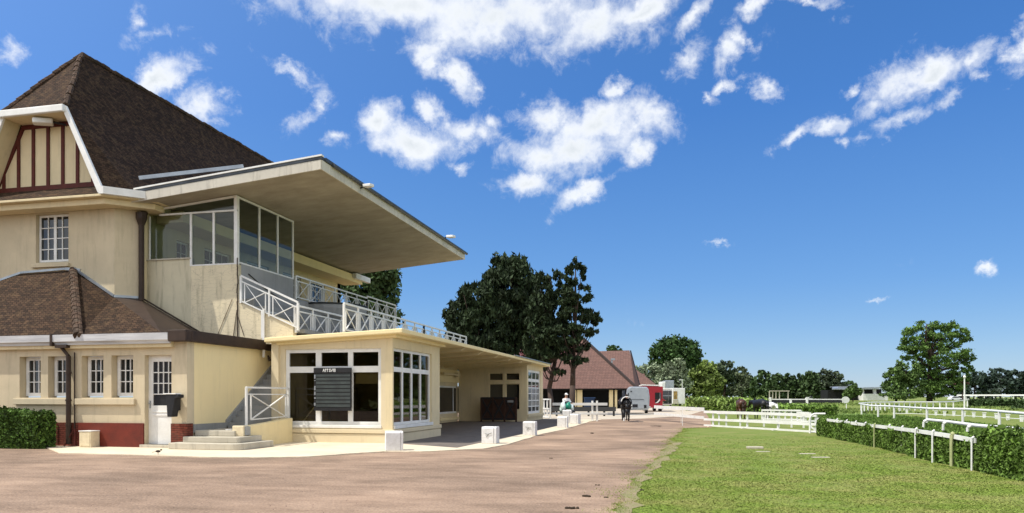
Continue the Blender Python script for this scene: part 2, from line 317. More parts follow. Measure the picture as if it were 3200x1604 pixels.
# door
du0, du1, dv0, dv1 = door
dz = lambda py: zf(500, py)
m = MB(); w0, w1 = -0.24, -0.18
m.fbox(fF, du0, du0+0.16, dv0, dv1, w0, w1); m.fbox(fF, du1-0.07, du1, dv0, dv1, w0, w1)
gu0, gu1 = du0+0.16, du1-0.07
m.fbox(fF, gu0, gu1, dv1-0.2, dv1, w0, w1-0.002); m.fbox(fF, gu0, gu1, dv0, dz(1268), w0, w1-0.002)
m.fbox(fF, gu0, gu1, dz(1300), dz(1295), w1-0.01, w1+0.02); m.fbox(fF, gu0, gu1, dz(1290), dz(1286), w1-0.01, w1+0.02)
for k in range(1, 4): x = gu0+(gu1-gu0)*k/4; m.fbox(fF, x-0.014, x+0.014, dz(1232), dv1-0.2, w0+0.01, w1-0.006)
for k in (0, 1, 2): z = dz(1232)+(dv1-0.2-dz(1232))*k/3; m.fbox(fF, gu0, gu1, z-0.016, z+0.016, w0+0.012, w1-0.010)
dd = m.build('door', WHITE, GS, bevel=0.004)
m = MB(); m.add([fF.p(gu0, dz(1268), w0+0.02), fF.p(gu1, dz(1268), w0+0.02), fF.p(gu1, dv1-0.2, w0+0.02), fF.p(gu0, dv1-0.2, w0+0.02)], [(0,1,2,3)]); m.build('pane', BLACKP, dd)
m = MB(); m.fbox(fF, du0+0.05, du0+0.09, 1.28, 1.52, w1, w1+0.02); m.fbox(fF, du0+0.04, du0+0.07, 1.42, 1.45, w1+0.02, w1+0.05); m.fbox(fF, du0+0.04, du0+0.14, 1.42, 1.45, w1+0.05, w1+0.07); m.build('handle', ZINC, dd)
m = MB(); m.fbox(fF, du0-0.1, du1+0.05, 0, 0.12, -0.35, 0.12); m.build('door_step', CONC, GS, bevel=0.01)
# white gutter and brown fascia
m = MB()
prof = [(0.0, 3.33), (-0.06, 3.33), (-0.075, 3.40), (-0.16, 3.44), (-0.17, 3.66), (-0.13, 3.66), (-0.12, 3.48), (0.0, 3.46)]
def gut(m, x0, x1, Y, pr): m.extr([(x0, Y+a, z) for a, z in pr], (x1-x0, 0, 0))
gx0, gx1, gxm = -30, u(540)+0.05, u(184)
m = MB(); gut(m, gx0, gxm-0.01, 20.16, prof); gut(m, gxm+0.01, gx1, 20.15, prof); m.build('gutter', WHITEG, GS)
m = MB(); m.box(-30, gx1, 20.16, 20.3-0.002, 3.22, 3.46); m.build('eaves_board', CREAM, GS)
m = MB(); m.tube(fF.p(gxm+0.02, 3.36, 0.2), fF.p(gxm+0.05, 3.70, 0.24), 0.02); m.fbox(fF, gxm-0.03, gxm+0.05, 3.30, 3.70, 0.21, 0.34); m.build('gutter_bracket', BROWN, GS)
m = MB(); xe = -15.1; m.box(gx1+0.003, xe+0.09, 19.99, 20.28, 3.38, 3.74); m.box(Xs+0.002, xe+0.09, 20.28, 27.5, 3.38, 3.74); m.build('brown_fascia', BROWN, GS, bevel=0.02)
# drainpipe of the ground storey
m = MB(); xp = u(228); m.tube(fF.p(xp-0.32, 3.30, 0.17), fF.p(xp-0.05, 2.98, 0.13), 0.055); m.tube(fF.p(xp-0.05, 2.98, 0.13), fF.p(xp-0.05, 0.1, 0.13), 0.075)
m.fbox(fF, xp-0.42, xp+0.02, 3.24, 3.34, 0.05, 0.3)
for z in (0.7, 1.5, 2.4): m.tube(fF.p(xp-0.05, z, 0.13), fF.p(xp-0.05, z+0.06, 0.13), 0.095)
m.tube(fF.p(xp+0.13, 3.1, 0.07), fF.p(xp+0.13, 0.6, 0.07), 0.022)
m.build('drainpipe', BROWN, GS, smooth=False)
m = MB(); m.tube(fF.p(xp-0.62, 0.85, 0.09), fF.p(xp-0.62, 0.25, 0.09), 0.02); m.build('service_pipe', ZINC, GS); m = MB(); m.tube(fF.p(xp+0.16, 0.6, 0.09), fF.p(xp+0.16, 0.02, 0.09), 0.03); m.tube(fF.p(xp+0.12, 0.55, 0.12), fF.p(xp-0.15, 0.03, 0.2), 0.02); m.build('service_pipe', REDW, GS)
# side wall of ground storey along the outside stair
m = MB(); wall(m, fS, Yf+0.351, 40, 0, 3.6, [], 0.3); m.build('side_wall', CREAM2, GS)
m = MB(); m.fbox(fS, Yf+0.28, 22.3, 0.5, 0.77, 0.0, 0.05); m.extr([fS.p(22.3, 0.62, 0.0), fS.p(22.3, 0.85, 0.0), fS.p(27.0, 4.14, 0.0), fS.p(27.0, 3.80, 0.0)], (0.06, 0, 0)); m.build('stair_skirting', CONCG, GS)
m = MB(); m.tube(fS.p(24.9, 3.2, 0.04), fS.p(24.9, 3.0, 0.12), 0.03, 0.06); m.build('wall_lamp', BROWN, GS)
# --- lower roof
H0 = Vector((-19.0, 20.0, 3.62)); EE = Vector((-15.1, 20.0, 3.70)); W1 = Vector((-20.7, 23.5, 5.37)); W2 = Vector((-20.1, 24.12, 5.38))
V_ = Vector((-17.8, 24.5, 4.05)); Q = Vector((-15.1, 24.5, 3.74)); H1 = Vector((-22.55, 23.5, 6.46)); E2 = Vector((-15.9, 20.0, 3.66))
def sl(L, name, mat, parent, **k):
    mm = MB(); mm.add(L[0], L[1]); return mm.build(name, mat, parent, **k)
sl(([(-30, 19.98, 3.62), H0, H1, (-24.9, 23.5, 6.40), (-25.9, 23.5, 6.15), (-30, 23.5, 4.6)], [(0, 1, 2, 3), (0, 3, 4), (0, 4, 5)]), 'lower_roof', TILE, GS, fix=False)
sl(([H0, E2, W1, H1], [(0, 1, 2), (0, 2, 3)]), 'lower_roof', TILE, GS, fix=False)
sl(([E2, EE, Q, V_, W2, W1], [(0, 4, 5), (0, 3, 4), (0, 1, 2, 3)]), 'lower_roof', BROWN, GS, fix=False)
m = MB(); 
for a, b, r in ((H0, H1, 0.14), (H0+Vector((0.12,-0.02,0)), H1+Vector((0.1,-0.02,0)), 0.09)):
    k = 16
    for i in range(k): m.tube(a.lerp(b, i/k), a.lerp(b, (i+1.08)/k), r*1.06, r*0.9, 8)
m.build('hip_tiles', HIPT, GS)
m = MB(); m.bar(H1+Vector((-0.3,-0.03,0.06)), H1+Vector((0.35,-0.03,-0.02)), 0.05, 0.1); m.bar(H1+Vector((0.1,-0.04,0.05)), W1+Vector((0,-0.04,0.06)), 0.06, 0.09); m.bar(W1+Vector((0,-0.04,0.04)), W2+Vector((0.03,-0.03,0.04)), 0.06, 0.09); m.bar((-24.9,23.47,6.45), (-25.9, 23.47, 6.2), 0.05, 0.08); m.bar((-24.9,23.47,6.45), H1+Vector((-0.3,-0.03,0.06)), 0.05, 0.08); m.build('lead_flashing', ZINC, GS)
m = MB(); m.bar(W2+Vector((0.03,-0.0,0.05)), V_+Vector((0,-0.04,0.06)), 0.04, 0.06); m.build('roof_flashing', BROWN, GS)
# roof vent
vp = D(443, 1030, 25.2); 
m = MB(); m.lathe(vp.x, vp.y, [(0.16, 3.7), (0.17, 4.08), (0.15, 4.14)], 12); rv = m.build('roof_vent', ZINC, GS, smooth=False)
m = MB(); m.lathe(vp.x, vp.y, [(0.10, 4.13), (0.34, 4.17), (0.35, 4.21), (0.18, 4.27), (0.02, 4.28)], 10); m.build('vent_cap', WHITE, rv)
# --- upper storey
uu = lambda px: uY(px, Yu); zu = lambda px, py: zY(px, py, Yu)
hw = (uu(112), uu(214), zu(160, 820), zu(160, 668))
m = MB(); wall(m, fU, -30, -20.7, 4.5, 8.8, [hw], 0.35); m.build('upper_wall', WEATH, GS)
m = MB(); m.extr([(-20.7, 23.5, 4.9), (-20.1, 24.1, 4.9), (-20.1, 24.1, 8.8), (-20.7, 23.5, 8.8)], (-0.25, 0.25, 0)); m.build('corner_wall', WEATH, GS)
window(GS, fU, hw[0]+0.02, hw[1]-0.02, hw[2]+0.04, hw[3]-0.02, cols=4, rows=4, rec=0.14, fw=0.08, mw=0.035, stile=0.12)
m = MB(); m.add([fU.p(hw[0]+0.1, hw[2]+0.1, -0.19), fU.p(hw[1]-0.1, hw[2]+0.1, -0.19), fU.p(hw[1]-0.1, hw[3]-0.1, -0.19), fU.p(hw[0]+0.1, hw[3]-0.1, -0.19)], [(0,1,2,3)])
m = MB(); m.fbox(fU, hw[0]-0.12, hw[1]+0.08, hw[2]-0.20, hw[2]-0.06, 0, 0.12); m.build('window_ledge', WEATH, GS, bevel=0.015)
# upper side wall behind glass, with tall glazed doors
hs = [(26.2, 27.0, 5.95, 8.05), (28.0, 29.9, 5.9, 8.1), (31.2, 33.1, 5.9, 8.1), (34.4, 36.3, 5.9, 8.1), (37.2, 39.0, 5.9, 8.1)]
m = MB(); wall(m, fB, 24.1, 41, 3.7, 8.8, hs, 0.3); m.build('upper_wall', CREAM, GS)
for h in hs: window(GS, fB, h[0]+0.01, h[1]-0.01, h[2]+0.01, h[3]-0.01, cols=2 if h[1]-h[0] < 1 else 4, rows=5, rec=0.1, fw=0.07, mw=0.03, glass=PANEB)
m = MB(); m.box(-27, -20.1, 40.6, 41, 0, 9); m.build('end_wall', CREAM, GS)
# cornice, gutter
m = MB(); cor = lambda x, y: (x, y)
m.prism([(-30, 22.85), (-20.55, 22.85), (-19.35, 24.0), (-19.35, 24.9), (-20.05, 24.9), (-20.05, 24.13), (-20.68, 23.46), (-30, 23.46)], 8.70, 8.92)
m.prism([(-30, 22.62), (-20.45, 22.62), (-19.12, 23.9), (-19.12, 24.9), (-19.9, 24.9), (-19.9, 24.2), (-20.6, 23.5), (-30, 23.5)], 8.922, 9.02)
m.build('cornice', CREAM, GS, bevel=0.02)
m = MB(); m.prism([(-20.05, 24.95), (-18.85, 24.95), (-18.85, 41.4), (-20.05, 41.4)], 8.42, 8.86); m.build('cornice', CREAM2, GS, bevel=0.02)
m = MB(); m.prism([(-20.5, 22.5), (-20.3, 22.5), (-19.0, 23.75), (-19.1, 23.9), (-20.4, 22.66), (-20.5, 22.66)], 8.97, 9.24); m.build('gutter', WHITE, GS)
m = MB(); m.box(-18.84, -18.6, 40.0, 42.0, 8.60, 8.90); m.build('gutter', WHITE, GS)
# drainpipe with hopper on the chamfer
cp = Vector((-20.12, 24.02, 0)); cp = D(442, 700, 27.9)
m = MB(); m.tube((cp.x, cp.y, 8.25), (cp.x, cp.y, 5.3), 0.10); m.lathe(cp.x, cp.y, [(0.11, 8.15), (0.2, 8.4), (0.2, 8.62)], 8); m.tube((cp.x, cp.y+0.2, 8.66), (cp.x, cp.y, 8.55), 0.12); m.build('drainpipe', BROWN, GS)
# --- main roof
gx = -23.56; PK = Vector((gx, 25.0, 15.44)); PB = Vector((gx, 41.2, 15.44))
JR, JL = Vector((-22.16, 22.75, 12.4)), Vector((2*gx+22.16, 22.75, 12.4))
BR, BL = Vector((-20.5, 22.75, 8.98)), Vector((2*gx+20.5, 22.75, 8.98))
KR, KL = Vector((-20.05, 22.95, 8.96)), None
BRb, BLb = Vector((-20.0, 41.4, 8.98)), Vector((2*gx+20.0, 41.4, 8.98)); BR2 = Vector((-20.5, 22.75, 8.98))
sl(([PK, JR, BR2, (-20.0, 24.2, 8.98), BRb, PB], [(0, 1, 2, 3, 4, 5)][0:1]), 'main_roof', TILE, GS, fix=False)
sl(([PK, PB, BLb, BL, JL], [(0, 1, 2, 3, 4)]), 'main_roof', TILE, GS, fix=False)
sl(([PK, JL, JR], [(0, 1, 2)]), 'half_hip_roof', TILE, GS, fix=False)
m = MB()
def ridge(m, a, b, r, step=0.35):
    a = Vector(a); b = Vector(b); k = max(2, int((b-a).length/step))
    for i in range(k):
        j = Vector((rng.normal()*0.012, rng.normal()*0.012, rng.normal()*0.018)); m.tube(a.lerp(b, i/k)+j, a.lerp(b, (i+1.06)/k)+j, r*1.1, r*0.9, 7)
ridge(m, JR, PK, 0.10); ridge(m, JL, PK, 0.10); ridge(m, PK, PB, 0.09); m.build('ridge_tiles', HIPT, GS)
# bargeboards and fascia
for sg in (1,):
    m = MB(); m.extr([JR+Vector((0.04,-0.04,-0.02)), JR+Vector((-0.12,-0.04,-0.10)), BR+Vector((-0.17,-0.04,-0.02)), BR+Vector((0.1,-0.04,-0.02))], (0, 0.10, 0)); m.build('bargeboard', WHITE, GS, bevel=0.01)
m = MB(); m.extr([JL+Vector((-0.04,-0.04,-0.02)), BL+Vector((-0.1,-0.04,-0.02)), BL+Vector((0.17,-0.04,-0.02)), JL+Vector((0.12,-0.04,-0.10))], (0, 0.10, 0)); m.build('bargeboard', WHITE, GS, bevel=0.01)
m = MB(); m.box(JL.x-0.15, JR.x+0.03, 22.58, 22.72, 12.14, 12.40); m.build('gable_fascia', WHITE, GS, bevel=0.03)
m = MB(); m.box(JL.x+0.05, JR.x-0.1, 22.722, 23.6, 12.16, 12.22); m.build('gable_soffit', CREAM, GS)
# gable wall, timbers, light
Yg = 23.55; fGa = FY(Yg)
def sx(z): return 1.4+(12.4-z)*(1.66/3.42)-0.12
m = MB(); m.extr([(gx-sx(12.2), Yg, 12.2), (gx+sx(12.2), Yg, 12.2), (gx+sx(9.0), Yg, 9.0), (gx-sx(9.0), Yg, 9.0)], (0, 0.3, 0)); m.build('gable_wall', CREAM, GS)
m = MB()
for px in (14, 60, 106, 152, 198, 244, 292):
    x = uY(px, Yg); zt_ = 12.0 if abs(x-gx) < 1.3 else 12.4-(abs(x-gx)-1.22)*3.42/1.66
    m.box(x-0.065, x+0.065, Yg-0.05, Yg-0.002, 9.75, zt_)
m.box(gx-1.35, gx+1.35, Yg-0.054, Yg-0.003, 11.98, 12.14); m.box(gx-2.75, gx+2.75, Yg-0.057, Yg-0.004, 9.58, 9.76)
for sg in (1, -1): m.bar((gx+sg*1.3, Yg-0.03, 12.05), (gx+sg*2.62, Yg-0.03, 9.6), 0.05, 0.14)
m.build('timber_framing', REDW, GS)
m = MB(); m.extr([(-24.95, 22.75, 12.2), (-25.15, 22.75, 12.0), (-26.4, 22.8, 9.6), (-26.1, 22.8, 9.6)], (0, 0.75, 0)); m.build('gable_brace', CREAM, GS)
sl(([(-27, 22.62, 9.03), (-20.62, 22.62, 9.03), (-20.95, 23.54, 9.62), (-27, 23.54, 9.62)], [(0, 1, 2, 3)]), 'pent_roof', TILE, GS, fix=False)
def flood(p, yaw, parent, s=1.0, name='floodlight'):
    p = Vector(p); d = Vector((math.cos(yaw), math.sin(yaw), 0)); sd = Vector((-d.y, d.x, 0)); m = MB()
    q = p+d*0.35*s+Vector((0, 0, 0.05)); m.bar(p-d*0.05, q, 0.06*s)
    pts = [q+sd*0.2*s+Vector((0,0,0.08*s)), q-sd*0.2*s+Vector((0,0,0.08*s)), q-sd*0.17*s+d*0.6*s+Vector((0,0,0.02)), q+sd*0.17*s+d*0.6*s+Vector((0,0,0.02))]
    o = m.build('bracket', BLACKP, None); m2 = MB(); m2.extr(pts, (0, 0, -0.18*s)); h = m2.build(name, WHITE, parent, bevel=0.04*s); o.parent = h
    o.data.transform(GS.matrix_world.inverted()); return h
flood((-22.9, 23.5, 12.0), R(180+40), GS, 1.1)
flood(D(1128, 589, dX(1128, -12.2)), R(-25), GS, 0.68)
flood(D(1388, 745, dX(1388, -12.2)), R(-25), GS, 0.75)
# --- canopy
cx0, cx1, cy0, cy1 = -20.0, -12.27, 23.5, 40.8
zc = lambda x, o: 9.57+(x+12.27)*0.092+o
def slab(m, x0, x1, y0, y1, o0, o1): m.prism([(x0, y0), (x1, y0), (x1, y1), (x0, y1)], lambda x, y: zc(x, o0), lambda x, y: zc(x, o1))
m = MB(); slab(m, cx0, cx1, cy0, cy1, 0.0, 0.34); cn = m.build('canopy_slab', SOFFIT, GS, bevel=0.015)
m = MB(); slab(m, cx0, cx1+0.03, cy0-0.05, cy0-0.003, -0.01, 0.33); slab(m, cx1+0.003, cx1+0.05, cy0-0.003, cy1+0.04, -0.01, 0.33); m.build('canopy_fascia', FASC, GS, bevel=0.008)
m = MB(); slab(m, cx0+0.2, cx1+0.06, cy0-0.06, cy0+0.2, 0.342, 0.44); slab(m, cx1-0.2, cx1+0.10, cy0+0.202, cy1+0.06, 0.342, 0.46); m.build('canopy_capping', DARKM, GS)
m = MB(); slab(m, cx0+0.2, cx1+0.08, cy0-0.09, cy0+0.1, 0.442, 0.50); m.build('canopy_edge_trim', WHITE, GS)
m = MB(); slab(m, cx0+0.2, cx1, cy0+0.2, cy1, 0.345, 0.43); m.build('canopy_deck', DARKM, GS)
m = MB(); 
for k in range(12):
    y = 24.2+k*1.4; m.tube((cx1+0.12, y, zc(cx1, 0.36)), (cx1+0.12, y+1.38, zc(cx1, 0.36)), 0.075, n=10)
m.build('canopy_gutter', DARKM, GS)
zr = D(432, 558, 31.0); z2 = D(744, 526, 31.0); m = MB(); m.bar(D(434, 557, 27.8), D(760, 520, 29.8), 0.10, 0.14); m.build('roof_channel', ZINC, GS)
# --- front stained wall under the glass
sillL, sillR = zY(520, 813, Yt), zY(670, 829, Yt)
uLs, uM = uY(460, Yt), uY(597, Yt)
m = MB(); m.extr([fT.p(-20.1, 3.6), fT.p(uM, 3.6), fT.p(uM, sillL), fT.p(-20.1, sillL)], (0, 0.25, 0)); m.build('stand_wall', OLDWALL, GS)
ztop = 5.16
m = MB(); m.extr([fT.p(uM+0.001, 3.6), fT.p(-13.9, 3.6), fT.p(-13.9, 4.34), fT.p(-16.05, 5.16), fT.p(-16.1, 5.3), fT.p(Xg, 5.3), fT.p(Xg, sillR), fT.p(uM+0.001, sillR)], (0, 0.25, 0)); m.build('stand_wall', CRACK, GS)
m = MB(); m.fbox(fT, -20.1, uM, sillL+0.002, sillL+0.05, -0.2, 0.05); m.build('sill', CONC, GS)
m = MB()
for zz in np.linspace(3.9, 6.5, 9): m.tube(fT.p(Xg+0.02+rng.normal()*0.015, zz, 0.02), fT.p(Xg+0.02+rng.normal()*0.015, zz+0.34, 0.02), 0.022, n=5)
m.tube(fT.p(Xg-0.15, 3.9, 0.02), fT.p(Xg+0.0, 4.9, 0.02), 0.014, n=5); m.tube(fT.p(Xg-0.85, 3.9, 0.02), fT.p(Xg-0.2, 5.3, 0.02), 0.010, n=5); m.tube(fT.p(Xg+0.3, 3.9, 0.02), fT.p(Xg+0.02, 4.7, 0.02), 0.010, n=5)
m.build('creeper_stem', BARK, GS)
# grey wall under side glass + upper floor
m = MB(); wall(m, fG, Yt+0.26, 28.6, 4.0, 6.66, [], 0.2); wall(m, fG, 28.602, 40, 5.35, 5.88, [], 0.2); m.build('side_parapet', GREYW, GS)
m = MB(); m.box(Xb+0.002, Xg-0.202, Yt+0.26, 40, 5.6, 5.8); m.build('upper_floor', CONCG, GS)
m = MB(); 
for k in range(24):
    a = fG.p(25.2+k*0.14, 6.35-1.0*math.sin(k/24*math.pi*0.5)**1.0*0.75, 0.03); b = fG.p(25.2+(k+1)*0.14, 6.35-1.0*math.sin((k+1)/24*math.pi*0.5)*0.75, 0.03); m.tube(a, b, 0.018, n=5)
m.build('cable', BLACKP, GS)
# tiers
m = MB()
for k in range(5):
    x0 = -16.18+k*0.52; m.box(x0, x0+0.519, Yt+0.27, 39.8, 4.0, 5.35-k*0.3)
m.build('terrace_steps', CONCG, GS)
# rounded commentary tub
m = MB(); cpt = Vector((-15.3, 32.0, 0)); 
m.lathe(-15.9, 31.5, [(1.0, 4.9), (1.5, 5.3), (1.62, 5.62), (1.62, 5.78)], 24); m.build('rounded_balcony', GREYW, GS, smooth=False)
m = MB(); m.lathe(-15.9, 31.5, [(1.66, 5.782), (1.66, 5.85), (1.5, 5.86)], 24); m.build('balcony_rim', BLACKP, GS)
# --- glass enclosure
zTL, zTR = 8.93-0.02, 9.21
def zs(x): return zc(x, -0.03)
m = MB(); Tt = lambda x, z, w=0: fT.p(x, z, w)
W = 0.07
xR = Xg-0.0; xL = -20.0
bar = lambda a, b, w=W, h=None: m.bar(a, b, w, h or w, up=(0, 1, 0))
zmid = 8.62
m.bar(Tt(xL+0.5, zs(-19.5)-0.03), Tt(xR, zs(xR)-0.03), W, W); m.fbox(fT, xL+0.45, xR, zmid-0.03, zmid+0.035, -0.06, 0.02)
m.fbox(fT, xR-0.14, xR, sillR, zs(xR)-0.06, -0.14, 0.0)
for px in (597, 668): x = uY(px, Yt); m.fbox(fT, x-0.04, x+0.04, sillR if px != 597 else sillR, zmid-0.031, -0.07, 0.02)
m.fbox(fT, uM, xR-0.141, sillR+0.0, sillR+0.05, -0.06, 0.01)
m.fbox(fT, xL-0.02, xL+0.03, sillL+0.05, zmid-0.031, -0.06, 0.0)
fr1 = m.build('glazing_frame', WHITE, GS)
def pane(pts, parent, mat=GLASS): q = MB(); q.add(pts, [(0,1,2,3)]); return q.build('pane', mat, parent, fix=False)
pane([Tt(xL, sillL+0.05, -0.03), Tt(uM, sillL+0.05, -0.03), Tt(uM, zmid, -0.03), Tt(xL, zmid, -0.03)], fr1)
pane([Tt(uM, sillR+0.05, -0.03), Tt(xR-0.14, sillR+0.05, -0.03), Tt(xR-0.14, zmid, -0.03), Tt(uM, zmid, -0.03)], fr1)
pane([Tt(xL+0.5, zmid, -0.03), Tt(xR-0.14, zmid, -0.03), Tt(xR-0.14, zs(xR-0.1)-0.03, -0.03), Tt(xL+0.5, zs(-19.5)-0.03, -0.03)], fr1)
m = MB(); ys = [Yt, uX(813, Xg), uX(870, Xg), 28.6]
m.fbox(fG, Yt+0.001, 28.6, 6.662, 6.72, -0.06, 0.01); m.fbox(fG, Yt+0.001, 28.6, zs(Xg)-0.08, zs(Xg)-0.01, -0.06, 0.01)
for y in ys[1:]: m.fbox(fG, y-0.07, y, 6.722, zs(Xg)-0.082, -0.06, 0.012)
fr2 = m.build('glazing_frame', WHITE, GS)
for i in range(3): pane([fG.p(ys[i]+(0.0 if i else 0.14), 6.72, -0.03), fG.p(ys[i+1]-0.07, 6.72, -0.03), fG.p(ys[i+1]-0.07, zs(Xg)-0.08, -0.03), fG.p(ys[i]+(0 if i else 0.14), zs(Xg)-0.08, -0.03)], fr2)
# --- balustrades of stand
def bal(a, b, h, n, **k): return baluster(GS, a, b, h, n, **k)
bal((Xg-0.05+0.1, 28.7, 5.85), (Xg+0.05, 36.0, 5.85), 0.98, 6, mat=WHITE); bal((Xg+0.05, 36.0, 5.85), (Xg+0.05, 40.0, 5.85), 1.08, 3)
bal((-16.02, Yt-0.03, 5.14), (-13.68, Yt-0.03, 4.08), 1.02, 2)
bal((-15.12, Yt-0.05, 3.82), (-15.12, 26.9, 3.82), 1.0, 2)
bal((-13.8, 24.55, 4.0), (-13.8, 28.3, 4.0), 1.0, 3)
bal((-11.9, 24.55, 4.0), (-11.9, 33.0, 4.0), 1.03, 7); bal((-11.9, 33.0, 4.0), (-11.9, 40.0, 4.0), 1.03, 6)
m = MB(); m.bar((-15.06, Yt-0.06, 3.1), (-15.06, Yt-0.06, 4.9), 0.07); m.build('newel_post', WHITE, GS)
# --- terrace slab / kiosk roof
zt_ = lambda x: 3.99+(x+9.3)*0.045
T0, T1 = 23.62, 52.7
m = MB(); m.prism([(-14.55, T0), (-9.3, T0), (-9.3, T1), (-14.302, T1), (-14.302, 28.4), (-14.55, 28.4)], lambda x, y: zt_(x)-0.16, lambda x, y: zt_(x)+0.0)
m.prism([(-15.1, 28.4), (-14.301, 28.4), (-14.301, 52.7), (-15.1, 52.7)], 3.6, 3.76)
m.prism([(-15.1, 28.4), (-14.3, 28.4), (-14.3, 40), (-15.1, 40)], 3.762, 3.98)
m.build('terrace_slab', CREAM2, GS, bevel=0.03)
m = MB(); m.prism([(-14.2, T0+0.25), (-9.62, T0+0.25), (-9.62, 29.3), (-14.2, 29.3)], lambda x, y: zt_(x)-0.26, lambda x, y: zt_(x)-0.162)
m.build('roof_lining', CREAM2, GS)
for y in (31.2, 34.1, 37.2, 40.3, 43.3, 46.2): m = MB(); m.extr([(-9.32, y, 3.82), (-9.55, y, 3.68), (-14.3, y, 3.42), (-14.3, y, 3.60), (-9.5, y, 3.82)], (0, 0.16, 0)); m.build('roof_rib', CREAM, GS)
m = MB(); m.box(-9.34, -9.22, 41.0, T1, 3.99, 4.03); m.build('terrace_edge_trim', ZINC, GS)
# --- near pavilion
kx0, kx1, ky0, ky1 = -14.4, -9.8, 24.0, 29.1
fK, fKs = FY(ky0), FX(kx1)
k_u = lambda px: uY(px, ky0); k_z = lambda py: zY(1040, py, ky0)
hk = (k_u(891), k_u(1191), k_z(1329), k_z(1091))
m = MB(); wall(m, fK, kx0, kx1-0.28, 0, 3.80, [(hk[0], hk[1], hk[2], 3.35)], 0.3); m.fbox(fK, kx0-0.02, kx0+0.26, 0.8, 3.66, 0.0, 0.10); m.build('pavilion_wall', PAV, GS)
ks_y = lambda px: uX(px, kx1)
hs_ = (ky0+0.10, ks_y(1349), 0.64, 3.36)
m = MB(); wall(m, fKs, ky0, ky1, 0, 3.80, [hs_], 0.28); m.build('pavilion_wall', CREAM, GS)
m = MB(); wall(m, FR((0, ky1, 0), (1, 0, 0), (0, 1, 0)), kx0, kx1-0.281, 0, 3.8, [], 0.2); wall(m, FR((kx0, 0, 0), (0, 1, 0), (-1, 0, 0)), ky0+0.301, ky1, 0, 3.78, [], 0.2); m.build('pavilion_wall', CREAM, GS)
m = MB(); 
for o_, z0, z1 in ((0.06, 0, 0.34), (0.09, 0.36, 0.50)):
    m.fbox(fK, kx0+0.55, kx1+o_, z0, z1, 0.002, o_); m.fbox(fKs, ky0+0.001, ky1, z0, z1, 0.002, o_)
m.build('pavilion_plinth', PAV, GS, bevel=0.015)
PGL = clearglass('pavilion_glass', (0.55, 0.52, 0.38))
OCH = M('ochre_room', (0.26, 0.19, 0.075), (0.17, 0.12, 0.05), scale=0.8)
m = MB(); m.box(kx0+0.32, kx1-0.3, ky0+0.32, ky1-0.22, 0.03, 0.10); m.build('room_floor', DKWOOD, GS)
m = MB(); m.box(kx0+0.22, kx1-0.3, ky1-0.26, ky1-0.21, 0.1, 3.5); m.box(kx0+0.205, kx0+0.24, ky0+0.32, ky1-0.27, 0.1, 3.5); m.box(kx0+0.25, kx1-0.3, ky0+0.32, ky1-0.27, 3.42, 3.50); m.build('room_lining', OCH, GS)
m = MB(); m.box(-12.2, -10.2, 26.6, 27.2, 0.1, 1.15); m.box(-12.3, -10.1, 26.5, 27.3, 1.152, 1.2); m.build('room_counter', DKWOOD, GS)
m = MB(); m.box(-14.1, -13.1, 27.8, 28.3, 0.1, 2.0); m.build('room_cupboard', M('room_wood', (0.12, 0.08, 0.04), (0.07, 0.045, 0.025)), GS)
m = MB(); m.fbox(fK, k_u(1104), k_u(1187), k_z(1200), k_z(1165), -0.22, -0.20); m.build('roller_blind', M('blind_cloth', (0.34, 0.28, 0.16)), GS)
m = MB(); m.bar(fK.p(k_u(925), k_z(1320), -0.5), fK.p(k_u(984), k_z(1240), -0.6), 0.04); m.build('stay_rod', STONEC, GS)
mu = [k_u(p) for p in (984, 1001, 1085, 1100)]
vb = [((mu[0]+mu[1])/2, mu[1]-mu[0]), ((mu[2]+mu[3])/2, mu[3]-mu[2])]
tz = (k_z(1164)+k_z(1145))/2
window(GS, fK, hk[0], hk[1], hk[2], 3.35, rec=0.06, fw=0.13, dep=0.08, vbars=vb, hbars=[(tz, 0.22)], glass=PGL, label='wide three-bay white window of the near pavilion')
m = MB(); m.fbox(fK, hk[0]-0.02, hk[1]+0.02, hk[2]-0.10, hk[2], -0.05, 0.04); m.fbox(fK, hk[0]-0.02, k_u(960), hk[2]-0.28, hk[2]-0.14, 0.0, 0.05); m.build('sill', WHITE, GS, bevel=0.01)
# interior seen as depth: counter line and blinds behind the panes
window(GS, fKs, hs_[0], hs_[1], hs_[2], hs_[3], cols=4, rec=0.08, fw=0.10, mw=0.12, dep=0.07, hbars=[(2.62, 0.17)], glass=PGL, label='tall four-light white window on the shaded side')
m = MB(); m.fbox(fKs, hs_[0]-0.03, hs_[1]+0.05, hs_[2]-0.12, hs_[2], -0.05, 0.06); m.build('sill', WHITE, GS, bevel=0.01)
# slatted shutter board with lettering
bx0, bx1 = k_u(984), k_u(1100); bz1, bz0 = k_z(1150), k_z(1284)
m = MB(); m.fbox(fK, bx0, bx1, bz0, bz1, 0.02, 0.06); m.fbox(fK, bx0, bx1, bz1-0.17, bz1, 0.061, 0.09); m.fbox(fK, bx0, bx1, bz0, bz0+0.1, 0.061, 0.08); sb = m.build('price_board', BLACKP, GS)
m = MB()
n_ = 9
for i in range(n_):
    z = bz0+0.12+(bz1-0.17-bz0-0.14)*(i+0.5)/n_; m.add([fK.p(bx0+0.08, z-0.055, 0.075), fK.p(bx1-0.04, z-0.055, 0.075), fK.p(bx1-0.04, z+0.045, 0.064), fK.p(bx0+0.08, z+0.045, 0.064)], [(0,1,2,3)])
m.build('slat', SLAT, sb, fix=False)
for i, hh in enumerate((0.2, 0.05, 0.22, 0.18, 0.1, 0.15, 0.09)): m = MB(); m.fbox(fK, bx0+0.012, bx0+0.06, bz1-0.22-i*0.2-hh*0.8, bz1-0.24-i*0.2, 0.062, 0.075); m.build('side_tab', ZINC, sb)
